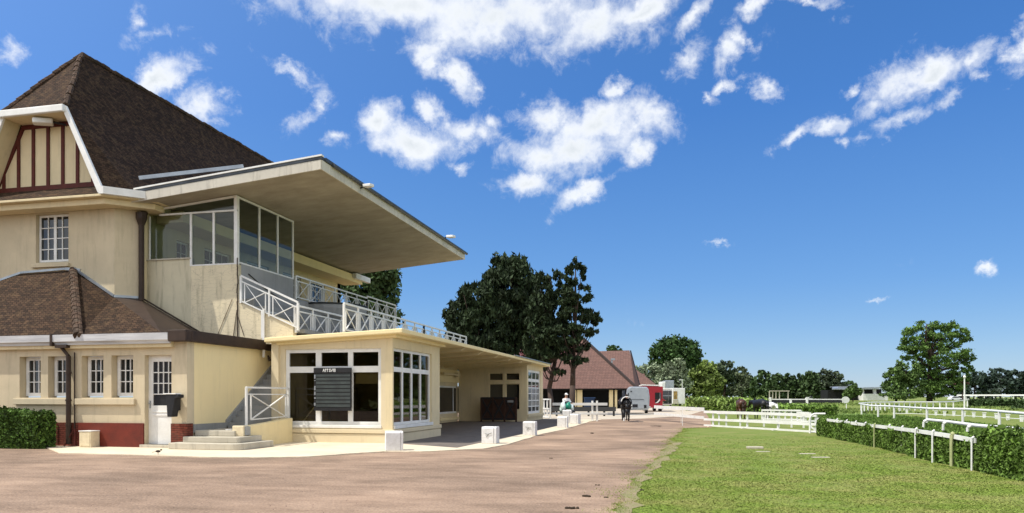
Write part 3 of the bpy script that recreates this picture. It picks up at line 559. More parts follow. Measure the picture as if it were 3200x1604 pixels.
L0 = bx0+0.36; zl0, zl1 = bz1-0.145, bz1-0.03
m = MB(); hh = zl1-zl0
def st(x0, y0, x1, y1, w=0.016): m.bar(fK.p(L0+x0, zl0+y0*hh, 0.094), fK.p(L0+x1, zl0+y1*hh, 0.094), 0.006, w, up=(1, 0, 0.3))
st(0,0,.035,1); st(.035,1,.07,0); st(.02,.35,.055,.35)
st(.10,0,.10,1); st(.10,1,.135,.8); st(.135,.8,.10,.5)
st(.17,0,.17,1); st(.17,1,.205,.8); st(.205,.8,.17,.5)
st(.24,1,.28,0); st(.28,1,.24,0)
st(.31,0,.31,1); st(.31,.5,.345,.4); st(.345,.4,.31,0)
st(.40,0,.40,1); st(.38,1,.38,.4)
st(.44,0,.44,1); st(.44,1,.475,1); st(.44,.5,.475,.5); st(.44,0,.475,0); st(.475,0,.475,1)
m.build('lettering', LETTER, sb)
# --- porch back wall
fP = FX(-14.5); py_ = lambda px: uX(px, -14.5); pz = lambda px, py: zX(px, py, -14.5)
hp = (py_(1374), py_(1441), pz(1400, 1293), pz(1400, 1206))
m = MB(); wall(m, fP, 29.11, 46.79, 0, 3.7, [hp], 0.25); m.build('porch_wall', CREAM, GS)
hh_ = hp[1]-hp[0]
window(GS, fP, hp[0], hp[1], hp[2], hp[3], rec=0.08, fw=0.12, vbars=[(hp[0]+hh_*0.68, 0.1)], hbars=[], glass=PANE)
m = MB(); m.fbox(fP, hp[0]-0.2, hp[1]+0.5, hp[2]-0.42, hp[2]-0.25, 0.0, 0.12); m.fbox(fP, hp[0]-0.5, hp[1]+0.7, pz(1400, 1195), pz(1400, 1156), 0.0, 0.10); m.build('porch_moulding', CREAM2, GS, bevel=0.01)
m = MB(); m.fbox(fP, hp[0]-0.3, hp[0]+3.0, 3.0, 3.12, 0.25, 0.4); m.fbox(fP, hp[0]+2.4, hp[0]+2.9, 2.9, 3.2, 0.2, 0.42); m.build('strip_light', CREAM, GS)
# --- far pavilion
jy0, jy1 = 46.8, 52.4; fJ, fJs = FY(jy0), FX(kx1)
j_u = lambda px: uY(px, jy0); j_z = lambda px, py: zY(px, py, jy0)
x1_, x2_ = j_u(1523), j_u(1627); xm_ = j_u(1576)
hj = [(j_u(1528), j_u(1571), j_z(1570, 1189), j_z(1570, 1166)), (j_u(1580), j_u(1623), j_z(1570, 1189), j_z(1570, 1166)),
      (j_u(1528), j_u(1571), 0.8, j_z(1570, 1200)), (j_u(1580), j_u(1623), 0.8, j_z(1570, 1200))]
m = MB(); wall(m, fJ, kx0-0.05, kx1-0.28, 0, 3.82, hj, 0.28); m.build('far_pavilion_wall', CREAM, GS)
for h in hj: window(GS, fJ, h[0], h[1], h[2], h[3], cols=1, rows=1, rec=0.12, fw=0.04, mat=CREAM, glass=glassmat('mirror_glass', (0.02, 0.02, 0.02), spec=1.0), )
hjs = (uX(1651, kx1), uX(1689, kx1), zX(1670, 1292, kx1), zX(1670, 1158, kx1))
m = MB(); wall(m, fJs, jy0, jy1, 0, 3.82, [hjs], 0.28); m.build('far_pavilion_wall', CREAM, GS)
vj = hjs[0]+(hjs[1]-hjs[0])*0.36, hjs[0]+(hjs[1]-hjs[0])*0.68
window(GS, fJs, *hjs, rec=0.06, fw=0.16, vbars=[(vj[0], 0.1), (vj[1], 0.1)], hbars=[(2.75, 0.2), (2.25, 0.06), (1.85, 0.06), (1.4, 0.06), (1.0, 0.06)], glass=PANEB)
m = MB(); wall(m, FR((0, jy1, 0), (1, 0, 0), (0, 1, 0)), kx0, kx1-0.281, 0, 3.8, [], 0.2); m.fbox(fJs, jy0+0.01, jy1, 0.3, 0.48, 0.002, 0.08); m.build('far_pavilion_wall', CREAM, GS)
# --- stair and steps
m = MB()
for i in range(17): m.box(Xs+0.062, kx0-0.03, 22.35+i*0.27, 27.6, 0.58+i*0.19, 0.58+(i+1)*0.19-0.002)
m.build('outside_stair', CONCG, GS)
def rc(x0, x1, y0, y1, r): # rounded front-right corner footprint
    return [(x0, y0)]+[(x1-r+r*math.sin(t), y0+r-r*math.cos(t)) for t in np.linspace(0, math.pi/2, 7)]+[(x1, y1), (x0, y1)]
m = MB(); m.prism(rc(-15.45, -12.95, 19.75, 20.27, 0.35)[:-2]+[(-12.95, 21.6), (-13.9, 21.6), (-13.9, 20.298), (-15.45, 20.24)], 0.03, 0.225); m.prism(rc(-15.22, -13.25, 20.12, 20.26, 0.1)[:-2]+[(-13.25, 21.4), (-13.9, 21.4), (-15.15, 21.4), (-15.14, 20.36), (-15.22, 20.25)], 0.226, 0.40)
m.prism([(-15.14, 20.6), (-13.72, 20.6), (-13.72, 24.0), (-15.14, 24.0)], 0.401, 0.575); m.build('entrance_steps', CONC, GS, bevel=0.02)
m = MB(); m.prism([(-13.72, 21.1), (-13.5, 21.1), (-13.45, 22.0), (-13.6, 23.95), (-13.85, 23.95), (-13.72, 22.0)], 0.0, lambda x, y: 0.72+(y-21.1)*0.06); m.build('stair_side_wall', CREAM2, GS, bevel=0.02)
m = MB(); a = Vector((-13.72, 21.25, 0.75)); b = Vector((-13.72, 23.85, 0.75)); up = Vector((0, 0, 1))
m.tube(a-up*0.45, a+up*1.2, 0.045, n=8); m.bar(b-up*0.1, b+up*1.2, 0.05); m.bar(a+up*1.2, b+up*1.2, 0.07, 0.06); m.bar(a+up*0.98, b+up*0.98, 0.035)
e = (b-a)*0.10; m.bar(a+e+up*0.15, a+e+up*1.0, 0.04); m.bar(b-e*0.7+up*0.15, b-e*0.7+up*1.0, 0.035); m.bar(a+e+up*0.15, b+up*0.2, 0.035)
m.bar(a+e+up*0.15, b-e*0.8+up*0.96, 0.045, 0.03); m.bar(a+e+up*0.96, b-e*0.8+up*0.2, 0.04, 0.025); m.build('stair_railing', WHITE, GS)
# ================================================================ small things by the grandstand
bk = E('stone_block', (-13.66, 20.85, 0.40), 'small cream stone block standing on the second entrance step', 'block')
m = MB(); m.box(-0.2, 0.2, -0.16, 0.16, 0.001, 0.33); local(m, 'block_body', STONEC, bk, bevel=0.02)
m = MB(); m.box(0.203, 0.26, -0.1, 0.14, 0.03, 0.30); local(m, 'bracket', ZINC, bk)
bw = E('planter_bowl', (-14.06, 20.95, 0.40), 'small pale tapered bowl on the entrance steps beside the cream block', 'bowl')
m = MB(); m.lathe(0, 0, [(0.05, 0.001), (0.13, 0.17), (0.19, 0.185), (0.19, 0.21), (0.15, 0.20)], 12); local(m, 'bowl', BOLL, bw)
pb = G(281, 1400); bxp = E('meter_box', (pb.x, 20.02, 0.03), 'cream meter box against the red plinth beside the drainpipe', 'box')
m = MB(); m.box(-0.23, 0.21, -0.16, 0.21, 0, 0.50); local(m, 'case', STONEC, bxp, bevel=0.012)
m = MB(); m.box(-0.25, 0.23, -0.18, 0.21, 0.502, 0.53); local(m, 'lid', WHITE, bxp, bevel=0.01)
m = MB(); m.box(-0.19, 0.17, -0.172, -0.162, 0.05, 0.46); local(m, 'hatch', STONEC, bxp)
# wall bin
wb = D(540, 1290, dY(540, 20.0)); bn = E('litter_bin', (wb.x, 20.05, 1.02), 'black tapered litter bin with white rim on the wall beside the door', 'litter bin')
m = MB(); m.extr([(-0.20, -0.15, 0.70), (0.27, -0.15, 0.70), (0.27, -0.15, 0.60), (0.16, -0.15, 0.57), (0.04, -0.15, 0.0), (-0.13, -0.15, 0.0), (-0.16, -0.15, 0.5)], (0, 0.28, 0)); local(m, 'bucket', BLACKP, bn, bevel=0.02)
m = MB(); m.box(-0.27, 0.18, -0.17, 0.13, 0.702, 0.735); local(m, 'rim', WHITE, bn, bevel=0.015)
m = MB(); m.box(-0.05, 0.05, 0.162, 0.25, 0.2, 0.6); local(m, 'wall_bracket', BLACKP, bn)
# porch bin and gate
pw = D(1482, 1245, 50.5); b2 = E('wall_bin', (pw.x, pw.y, 1.12), 'dark bin fixed in the shaded porch left of the brown gate', 'litter bin')
m = MB(); m.extr([(-0.35, -0.15, 0.75), (0.35, -0.15, 0.75), (0.35, -0.15, 0.0), (0.0, -0.15, 0.05), (-0.12, -0.15, 0.5), (-0.35, -0.15, 0.55)], (0, 0.3, 0)); local(m, 'bucket', BLACKP, b2, bevel=0.02)
m = MB(); m.box(0.28, 0.36, 0.0, 0.1, -1.1, 0.0); local(m, 'stand_post', BLACKP, b2)
gL, gR = uY(1500, 45.9), uY(1632, 45.9)
gt = E('porch_gate', (gL, 45.9, 0.0), 'dark brown boarded barrier with crossed braces closing the shaded porch', 'gate')
w_ = gR-gL
m = MB(); m.box(0.1, w_*0.86, 0.0, 0.03, 0.25, 1.5); local(m, 'boarding', DKWOOD, gt)
for i in range(4):
    x = 0.1+i*(w_*0.86-0.1)/3; m = MB(); m.box(x-0.06, x+0.06, -0.07, 0.0, 0.0, 1.6); local(m, 'post', DKWOOD, gt)
    if i < 3:
        xe2 = 0.1+(i+1)*(w_*0.86-0.1)/3; m = MB(); m.bar((x+0.06, -0.04, 0.3), (xe2-0.06, -0.04, 1.45), 0.05, 0.1); m.bar((x+0.06, -0.03, 1.45), (xe2-0.06, -0.03, 0.3), 0.04, 0.1); local(m, 'brace', BLACKP, gt)
m = MB(); m.box(0.1, w_*0.86, -0.06, 0.0, 1.5, 1.62); m.box(0.1, w_*0.86, -0.05, 0.0, 0.15, 0.28); local(m, 'rail', BLACKP, gt)
m = MB(); m.box(w_*0.66, w_*0.8, -0.10, -0.075, 1.28, 1.42); local(m, 'notice_plate', ZINC, gt)
# bollards
def bollard(px0, px1, ybase, rz, lab, first=None, h=0.58):
    g = G((px0+px1)/2, ybase, 0.03); 
    b = E('bollard', (g.x, g.y+0.25, 0.03), lab, 'bollard', 'white stone blocks along the pavement edge', rz)
    w = 0.26; m = MB()
    m.extr([(-w, -w+0.02, 0), (-w, w, 0), (-w, w, h-0.04), (-w, w-0.04, h), (-w, -w+0.08, h), (-w, -w+0.03, h-0.05)], (2*w-0.09, 0, 0)); local(m, 'block', BOLL, b, bevel=0.012)
    m = MB(); m.extr([(w-0.085, -w+0.03, 0), (w-0.085, w, 0), (w-0.085, w, h-0.03), (w-0.085, w-0.04, h), (w-0.085, -w+0.10, h), (w-0.085, -w+0.05, h-0.05)], (0.085, 0, 0)); local(m, 'side_panel', BOLL, b, bevel=0.015)
    return b
b1 = bollard(1192, 1251, 1409, R(26), 'nearest white block, standing at the corner of the near pavilion')
b2_ = bollard(1502, 1552, 1387, 0, 'white block with a bird mark, second from the camera, on the pavement edge')
b3_ = bollard(1632, 1673, 1361, 0, 'white block with a bird mark in front of the far pavilion, third from the camera')
b4_ = bollard(1736, 1777, 1337, 0, 'front one of the two far white blocks below the moped')
b5_ = bollard(1783, 1808, 1325, R(-14), 'farthest white block, to the right of the moped')
b6_ = bollard(1764, 1777, 1323, 0, 'white block half hidden behind another, right under the moped', h=0.8)
for b, sgn in ((b2_, 1), (b3_, -1)):
    m = MB(); y = -0.252
    m.bar((-0.14, y, 0.36), (-0.03, y, 0.32), 0.01, 0.015); m.bar((-0.03, y, 0.32), (0.10, y, 0.34+0.03*sgn), 0.01, 0.02); m.bar((0.0, y, 0.32), (-0.09, y, 0.22), 0.01, 0.025)
    local(m, 'bird_mark', CONCG, b)
# ================================================================ ground
def poly(name, pts, z, mat, kind='structure', sub=0):
    me = bpy.data.meshes.new(name); bm = bmesh.new(); vs = [bm.verts.new((p[0], p[1], z)) for p in pts]; f = bm.faces.new(vs)
    bmesh.ops.recalc_face_normals(bm, faces=[f])
    if f.normal.z < 0: f.normal_flip()
    bmesh.ops.triangulate(bm, faces=bm.faces); bm.to_mesh(me); bm.free()
    o = bpy.data.objects.new(name, me); COL.objects.link(o); me.materials.append(mat); tag(o, kind=kind); return o
def rise(x, y):
    r = math.hypot(x, y); ax = x*c_+y*s_; t = min(1, max(0, (r-95)/140)); side = min(1, max(0, (ax-20)/40)); return 0.55*t*t*(3-2*t)*side
N = 90; g = MB(); xs = list(np.concatenate([-np.geomspace(900, 12, 30), np.linspace(-10, 10, 12), np.geomspace(12, 1500, 60)])); ysg = list(np.concatenate([-np.geomspace(300, 10, 16), np.linspace(-5, 60, 24), np.geomspace(66, 2500, 70)]))
vs = []; 
for y in ysg:
    for x in xs: X = x*c_-y*s_; Y = x*s_+y*c_; vs.append((X, Y, rise(X, Y)))
nx = len(xs); fs = [(j*nx+i, j*nx+i+1, (j+1)*nx+i+1, (j+1)*nx+i) for j in range(len(ysg)-1) for i in range(nx-1)]
g.add(vs, fs); go = g.build('ground', GRASS, None, smooth=True); tag(go, kind='structure')
if go.data.polygons[0].normal.z < 0: go.data.flip_normals()
def jag(pts, amp, n=5):
    out = []
    for i in range(len(pts)-1):
        a, b = Vector(pts[i]).to_2d(), Vector(pts[i+1]).to_2d(); L = (b-a).length; d = (b-a).normalized() if L else Vector((1, 0)); nn = Vector((-d.y, d.x))
        for k in range(n):
            t = k/n; out.append(a.lerp(b, t)+nn*(rng.normal()*amp*(0 if k == 0 else 1)))
    out.append(Vector(pts[-1]).to_2d()); return out
edge_px = [(1890, 1900), (1935, 1604), (1960, 1545), (1985, 1505), (2035, 1462), (2066, 1425), (2085, 1400), (2096, 1385), (2095, 1374), (2120, 1356), (2134, 1340), (2225, 1336)]
edge = [G(*p) for p in edge_px]
er = jag(edge, 0.09, 8)
far = [G(2222, 1320), G(2212, 1300), G(2200, 1284), G(2190, 1272), G(2120, 1262), G(1600, 1262)]
left = [Vector((-40, 60, 0)), Vector((-60, 18, 0)), Vector((-60, -30, 0)), Vector((4, -30, 0))]
road = poly('road', [tuple(q[:2]) for q in er]+[tuple(q[:2]) for q in far]+[tuple(q[:2]) for q in left], 0.006, ROAD)
yard = poly('yard', [G(1640, 1318), G(1895, 1311), G(2000, 1309), G(2100, 1303), G(2160, 1296), G(2205, 1282), G(2185, 1271), G(2120, 1262.5), G(1640, 1262.5)], 0.012, YARD)
dv_l = [G(*p) for p in [(1885, 1750), (1927, 1604), (1976, 1510), (2026, 1464), (2062, 1424), (2095, 1380)]]
dv_r = [G(*p) for p in [(2135, 1384), (2098, 1420), (2052, 1466), (2008, 1518), (1975, 1604), (1945, 1750)]]
ja, jb = jag(dv_l, 0.04, 9), jag(dv_r[::-1], 0.10, 9); m = MB(); kk_ = min(len(ja), len(jb))
m.add([(q.x, q.y, 0.010) for q in ja[:kk_]]+[(q.x, q.y, 0.010) for q in jb[:kk_]], [(i, i+1, kk_+i+1, kk_+i) for i in range(kk_-1)])
tag(m.build('dry_verge', DRY), kind='structure')
pts = [(187, 1419), (400, 1424), (655, 1432), (800, 1433), (965, 1430), (1120, 1419), (1197, 1414), (1316, 1414), (1510, 1405), (1587, 1391), (1680, 1362), (1773, 1341), (1839, 1320), (1880, 1312)]
pv = MB(); pl = [(g_.x, g_.y) for g_ in [G(*p) for p in pts]]
pl2 = jag([Vector((x, y, 0)) for x, y in pl], 0.025, 6)
m = MB(); m.prism([tuple(q) for q in pl2]+[(G(1700, 1312).x, G(1700, 1312).y), (-14.4, 56), (-14.45, 29.2), (-14.39, 24.4), (-15.1, 24.4), (-15.1, 20.4), (-20.3, 20.36), (-20.6, 20.2)], -0.05, 0.03)
pvo = m.build('pavement', PAVE, None); tag(pvo, kind='structure')
poly('porch_shade_paving', [(-9.7, 24.0), (-6.95, 22.35), (-6.75, 30), (-6.75, 40), (-7.0, 47), (-7.6, 52.6), (-14.4, 52.6), (-14.4, 24.2)], 0.034, M('porch_shade_grey', (0.165, 0.138, 0.115), (0.115, 0.096, 0.080), scale=1.5, bump=0.2, rough=0.9))  # darker porch paving, spread to the roof shadow's outline: shade put into its colour
# grass blades on the near lawn
def in_poly(P, pts):
    x, y = P[:, 0], P[:, 1]; ins = np.zeros(len(P), bool); n = len(pts)
    for i in range(n):
        x0, y0 = pts[i]; x1, y1 = pts[(i+1) % n]; c = ((y0 > y) != (y1 > y)) & (x < (x1-x0)*(y-y0)/(y1-y0+1e-12)+x0); ins ^= c
    return ins
def fastmesh(name, V, nq, mat, k=4):
    me = bpy.data.meshes.new(name); me.vertices.add(len(V)); me.vertices.foreach_set('co', V.astype(np.float32).ravel())
    me.loops.add(nq*k); me.loops.foreach_set('vertex_index', np.arange(nq*k, dtype=np.int32)); me.polygons.add(nq)
    me.polygons.foreach_set('loop_start', np.arange(0, nq*k, k, dtype=np.int32)); me.polygons.foreach_set('loop_total', np.full(nq, k, dtype=np.int32))
    me.update(calc_edges=True); me.materials.append(mat); o = bpy.data.objects.new(name, me); COL.objects.link(o); return o
lawn = [tuple(q[:2]) for q in [G(p[0]+10, p[1]) for p in edge_px]]+[tuple(G(*p)[:2]) for p in [(2500, 1358), (2560, 1372), (2760, 1402), (2900, 1443), (3230, 1512), (3300, 1800)]]
n = 420000; dd_ = 9.6*(3.4**rng.random(n)); aa = rng.uniform(0.08, 0.74, n); Px = dd_*(aa*c_-s_); Py = dd_*(aa*s_+c_)
P = np.stack([Px, Py], 1); patch = (np.sin(Px*1.9+1.3*np.sin(Py*1.1))+np.sin(Py*2.3+Px)*0.8+rng.normal(0, 0.9, n)) > -1.1
keep = rng.random(n) < np.clip(1.15-(dd_-10)/20.0, 0, 1); P = P[in_poly(P, lawn) & patch & keep]; n = len(P); hgt = rng.uniform(0.004, 0.012, n); an = rng.uniform(0, 6.28, n); wd = rng.uniform(0.004, 0.010, n)*(1+np.hypot(P[:, 0], P[:, 1])/16)
V = np.zeros((n, 3, 3)); dx, dy = np.cos(an)*wd, np.sin(an)*wd; ln = rng.normal(0, 0.022, (n, 2))
V[:, 0, 0] = P[:, 0]-dx; V[:, 0, 1] = P[:, 1]-dy; V[:, 1, 0] = P[:, 0]+dx; V[:, 1, 1] = P[:, 1]+dy; V[:, 2, 0] = P[:, 0]+ln[:, 0]; V[:, 2, 1] = P[:, 1]+ln[:, 1]; V[:, 2, 2] = hgt
tag(fastmesh('grass', V.reshape(-1, 3), n, BLADE, 3), 'short patchy grass blades covering the near lawn', 'grass', kind='stuff')
n = 16000; ii = rng.integers(0, len(er)-2, n); tt = rng.random(n)
ea = np.array([tuple(q) for q in er]); P = ea[ii]*(1-tt)[:, None]+ea[ii+1]*tt[:, None]; off = rng.normal(0.05, 0.22, n)*(1+0.8*np.sin(P[:, 1]*2.1)); P = P+np.stack([off, rng.normal(0, .1, n)], 1)
P = P[(P[:, 1] > 7)]; n = len(P); an = rng.uniform(0, 6.28, n); wd = rng.uniform(0.004, 0.009, n); hgt = rng.uniform(0.01, 0.035, n); ln = rng.normal(0, 0.02, (n, 2)); V = np.zeros((n, 3, 3)); dx, dy = np.cos(an)*wd, np.sin(an)*wd
V[:, 0, 0] = P[:, 0]-dx; V[:, 0, 1] = P[:, 1]-dy; V[:, 1, 0] = P[:, 0]+dx; V[:, 1, 1] = P[:, 1]+dy; V[:, 2, 0] = P[:, 0]+ln[:, 0]; V[:, 2, 1] = P[:, 1]+ln[:, 1]; V[:, 2, 2] = hgt
tag(fastmesh('verge_grass', V.reshape(-1, 3), n, BLADE, 3), 'straggling grass blades along the dry edge of the gravel drive', 'grass', kind='stuff')
# loose stones on the gravel
n = 3000; dd_ = 9.8*(2.4**rng.random(n)); aa = rng.uniform(-0.72, 0.30, n); P = np.stack([dd_*(aa*c_-s_), dd_*(aa*s_+c_)], 1)
rp = [(v.co.x, v.co.y) for v in []] ; ep = [tuple(q[:2]) for q in er]+[(0, 60), (-60, 60), (-60, -30), (4, -30)]
P = P[in_poly(P, ep)]; P = P[~in_poly(P, [tuple(q) for q in pl2]+[(-14, 60), (-60, 60), (-60, 19.6), (-21, 19.6)])]; n = len(P); r = 0.003+0.009*rng.random(n)**2
V = np.zeros((n, 4, 3, 3)); base = np.stack([P[:, 0], P[:, 1], np.full(n, 0.006)], 1)
cr = []
for k in range(3): t = k*2.094+rng.uniform(0, 1, n); cr.append(base+np.stack([np.cos(t)*r*1.3, np.sin(t)*r, np.zeros(n)], 1))
tp = base+np.stack([rng.normal(0, .2, n)*r, rng.normal(0, .2, n)*r, r*0.9], 1)
for k in range(3): V[:, k, 0] = cr[k]; V[:, k, 1] = cr[(k+1) % 3]; V[:, k, 2] = tp
V[:, 3, 0] = cr[0]; V[:, 3, 1] = cr[1]; V[:, 3, 2] = cr[2]
tag(fastmesh('gravel', V.reshape(-1, 3), n*4, M('loose_stones', (0.40, 0.28, 0.22), (0.2, 0.13, 0.10), scale=8, island=0.4), 3), 'loose small stones scattered over the pink gravel drive', 'gravel', kind='stuff')
# ================================================================ vegetation
def leaves(name, mat, pts, size, aspect=1.0, upright=0.0, parent=None, jitter=0.4):
    n = len(pts); a = rng.normal(size=(n, 3)); a[:, 2] *= (1-upright); a /= np.linalg.norm(a, axis=1)[:, None]+1e-9
    b = rng.normal(size=(n, 3)); b[:, 2] += upright*3; b -= (b*a).sum(1)[:, None]*a; b /= np.linalg.norm(b, axis=1)[:, None]+1e-9
    s = size*(1+rng.uniform(-jitter, jitter, n))[:, None]; V = np.zeros((n, 4, 3))
    V[:, 0] = pts-a*s*0.5; V[:, 1] = pts-b*s*aspect*0.55; V[:, 2] = pts+a*s*0.5; V[:, 3] = pts+b*s*aspect*0.75
    o = fastmesh(name, V.reshape(-1, 3), n, mat); 
    if parent is not None: o.parent = parent; o.data.transform(parent.matrix_world.inverted())
    return o
def blobpts(c, r, n, clump=0.0, nc=0, shell=0.35):
    """points in an ellipsoid, gathered into clumps near its skin"""
    c = np.array(c); r = np.array(r)
    if nc:
        k = rng.normal(size=(nc, 3)); k /= np.linalg.norm(k, axis=1)[:, None]; k *= (rng.uniform(shell, 1, nc)**0.5)[:, None]
        q = k[rng.integers(0, nc, n)]+rng.normal(0, clump, (n, 3))
    else:
        q = rng.normal(size=(n, 3)); q /= np.linalg.norm(q, axis=1)[:, None]; q *= (rng.uniform(shell**3, 1, n)**(1/3))[:, None]
    return c+q*r
def tree(name, label, cat, d, base_px, blobs, mat, size, n, trunk=None, group=None, upright=0.0, aspect=1.0, clump=0.13, dens=14, zb=0.0, depthk=0.9, shell=0.35, tipy=None):
    """blobs: (px, py, rx_px, ry_px) on the vertical sheet at distance d"""
    k = d/F; b = D(base_px, HZ, d); t = E(name, (b.x, b.y, zb), label, cat, group, YAW)
    Wm = np.array(Matrix.Rotation(YAW, 3, 'Z')); tot = sum(q[2]*q[3] for q in blobs); allp = []
    for (px, py, rx, ry) in blobs:
        c = D(px, py, d+rng.normal()*0.1*rx*k); nn = int(n*rx*ry/tot); r = (rx*k, rx*k*depthk, ry*k)
        q = blobpts((0, 0, 0), r, nn, clump, max(8, int(dens*(1+rx*ry/3000.))), shell); allp.append(q @ Wm.T+np.array(c))
    pts = np.concatenate(allp); pts[:, 2] = np.maximum(pts[:, 2], zb+0.15)
    leaves('crown', mat, pts, size, aspect, upright, t)
    m = MB(); rt = trunk or 0.25; tops = sorted(blobs, key=lambda q: q[1]); ct = D(tops[0][0], tops[0][1]-tops[0][3]*0.4, d); bz = Vector((b.x, b.y, zb)); q0 = bz
    hh = ct.z-zb; seg = 5; prev = bz
    for i in range(1, seg+1):
        nt = bz.lerp(ct, i/seg)+Vector((rng.normal()*0.02*hh*(i < seg), rng.normal()*0.02*hh, 0)); m.tube(prev, nt, rt*(1-(i-1)/seg*0.85), rt*(1-i/seg*0.85), 8); prev = nt
    for (px, py, rx, ry) in blobs:
        for j in range(3):
            e = D(px+rng.normal()*rx*0.4, py-abs(rng.normal())*ry*0.3, d+rng.normal()*rx*k*0.4); s0 = bz.lerp(ct, min(0.85, max(0.25, (e.z-zb)/hh*0.65))); mid = s0.lerp(e, 0.5)+Vector((0, 0, -0.03*hh))
            m.tube(s0, mid, rt*0.35, rt*0.2, 6); m.tube(mid, e, rt*0.2, rt*0.05, 6)
    m.build('trunk', BARK, t, smooth=True); return t
PG = 'dark pines beyond the far pavilion'
tree('pine_tree', 'broad dark pine with the tallest crown, nearest the porch roof', 'tree', 72, 1590, [(1590, 905, 95, 105), (1560, 1000, 110, 90), (1640, 990, 80, 100), (1590, 1110, 100, 70), (1600, 840, 50, 42)], L_PINE, 0.20, 26000, 0.38, PG, upright=0.6, aspect=2.0, dens=30, clump=0.075)
tree('pine_tree', 'dark pine on the left edge of the clump with spiky stepped outline', 'tree', 70, 1480, [(1490, 935, 60, 62), (1450, 1000, 60, 70), (1430, 1060, 50, 70), (1500, 1040, 80, 90), (1500, 1120, 80, 70)], L_PINE, 0.20, 17000, 0.32, PG, upright=0.6, aspect=2.0, dens=24, clump=0.075)
tree('pine_tree', 'slim pine on the left of the two bare-trunked pines before the stable', 'tree', 68, 1727, [(1725, 900, 48, 50), (1715, 980, 60, 55), (1735, 1050, 60, 45), (1700, 1110, 50, 30), (1750, 1110, 45, 25), (1690, 1150, 20, 10), (1745, 1165, 22, 9), (1685, 960, 45, 55), (1755, 970, 45, 55), (1675, 1050, 50, 60)], L_PINE, 0.18, 17000, 0.27, PG, upright=0.5, aspect=1.9, dens=16, clump=0.085)
tree('pine_tree', 'rightmost pine with a tall bare trunk and sparse ragged crown', 'tree', 66, 1787, [(1797, 855, 36, 42), (1800, 925, 55, 38), (1810, 975, 62, 30), (1845, 1000, 34, 22), (1780, 1040, 55, 35), (1835, 1040, 36, 14), (1795, 1085, 50, 22), (1800, 1125, 42, 16)], L_PINE, 0.18, 10500, 0.30, PG, upright=0.4, aspect=1.8, dens=14, clump=0.085)
tree('conifer', 'dark conifer seen between the canopy and the upper balustrade', 'tree', 62, 1170, [(1190, 860, 55, 60), (1130, 900, 70, 70), (1195, 930, 50, 60), (1160, 990, 80, 60)], L_DARK, 0.2, 15000, 0.35, upright=0.3, aspect=1.4, dens=24)
tree('blossom_tree', 'pink blossoming tree half hidden behind the pines', 'tree', 92, 1660, [(1690, 1075, 45, 30), (1760, 1085, 40, 30), (1590, 1095, 60, 25), (1650, 1110, 60, 30)], L_PINK, 0.30, 4500, 0.22, dens=14)
tree('oak_tree', 'tall dark green dome-shaped tree rising behind the vehicles', 'tree', 170, 2110, [(2110, 1110, 76, 55), (2085, 1120, 55, 60), (2145, 1120, 45, 60), (2105, 1160, 75, 40), (2060, 1150, 30, 30)], L_DOME, 0.50, 12000, 0.6, dens=50, clump=0.09, shell=0.6)
BG = 'mixed trees at the end of the yard'
tree('willow_tree', 'grey green bushy tree at the left foot of the dome-shaped tree', 'tree', 150, 2010, [(2010, 1165, 28, 35), (2035, 1185, 40, 45), (2000, 1200, 30, 40)], L_SILV, 0.45, 3000, 0.2, BG)
tree('willow_tree', 'silvery light tree just right of the vehicles with a pale thin trunk', 'tree', 145, 2112, [(2110, 1175, 40, 45), (2125, 1145, 18, 20), (2115, 1205, 42, 35), (2075, 1190, 28, 32)], L_SILV, 0.42, 4200, 0.2, BG)
tree('broadleaf_tree', 'round bright yellow-green tree beside the end of the yard', 'tree', 150, 2205, [(2205, 1175, 42, 40), (2185, 1200, 40, 40), (2225, 1205, 35, 36)], L_BRIGHT, 0.5, 4500, 0.3, BG, shell=0.6, dens=26)
tree('broadleaf_tree', 'grey green tree between the bright round tree and the thin one', 'tree', 165, 2265, [(2262, 1165, 34, 34), (2285, 1190, 30, 40), (2250, 1195, 40, 45)], leafm('grey_green_foliage', (0.085, 0.12, 0.06)), 0.5, 4200, 0.3, BG)
tree('broadleaf_tree', 'small open tree at the right end of the mixed trees', 'tree', 160, 2318, [(2318, 1165, 18, 20), (2325, 1190, 22, 26), (2310, 1210, 26, 26)], leafm('olive_foliage', (0.12, 0.15, 0.075)), 0.42, 2000, 0.18, BG)
tree('broadleaf_tree', 'dark low tree filling the gap behind the mixed trees', 'tree', 190, 2200, [(2160, 1195, 60, 50), (2240, 1190, 60, 50), (2310, 1210, 50, 35)], L_DARK, 0.7, 3600, 0.3, BG, shell=0.6)
tree('small_tree', 'small dark crown showing above the stable ridge', 'tree', 150, 1918, [(1910, 1088, 14, 10), (1930, 1090, 16, 9), (1918, 1110, 25, 25)], L_DOME, 0.4, 900, 0.3)
FT = 'row of dark trees beyond the far lawn'
row = [(2352, 1178, 20, 'leftmost tree of the dark row, low and rounded'), (2385, 1158, 24, 'tall dark tree near the left of the far row'), (2425, 1170, 26, 'third tree from the left in the far dark row'), (2462, 1172, 26, 'middle dark tree of the far row, left of centre'), (2500, 1170, 26, 'middle dark tree of the far row, right of centre'), (2535, 1162, 26, 'dark tree left of the two lighter trees in the far row'), (2575, 1160, 28, 'lighter olive tree next to the last in the far row'), (2608, 1160, 28, 'last lighter tree at the right end of the far row')]
for i, (px, top, w, lab) in enumerate(row):
    mt = L_DARK if i < 6 else leafm('far_olive_foliage', (0.07, 0.095, 0.05))
    tree('far_tree', lab, 'tree', 235+rng.uniform(-6, 6), px, [(px, top+22, w*0.85, 22), (px-6, top+48, w, 30), (px+8, top+60, w*1.05, 26)], mt, 0.75, 1900, 0.35, FT, shell=0.55, zb=0.5, dens=26)
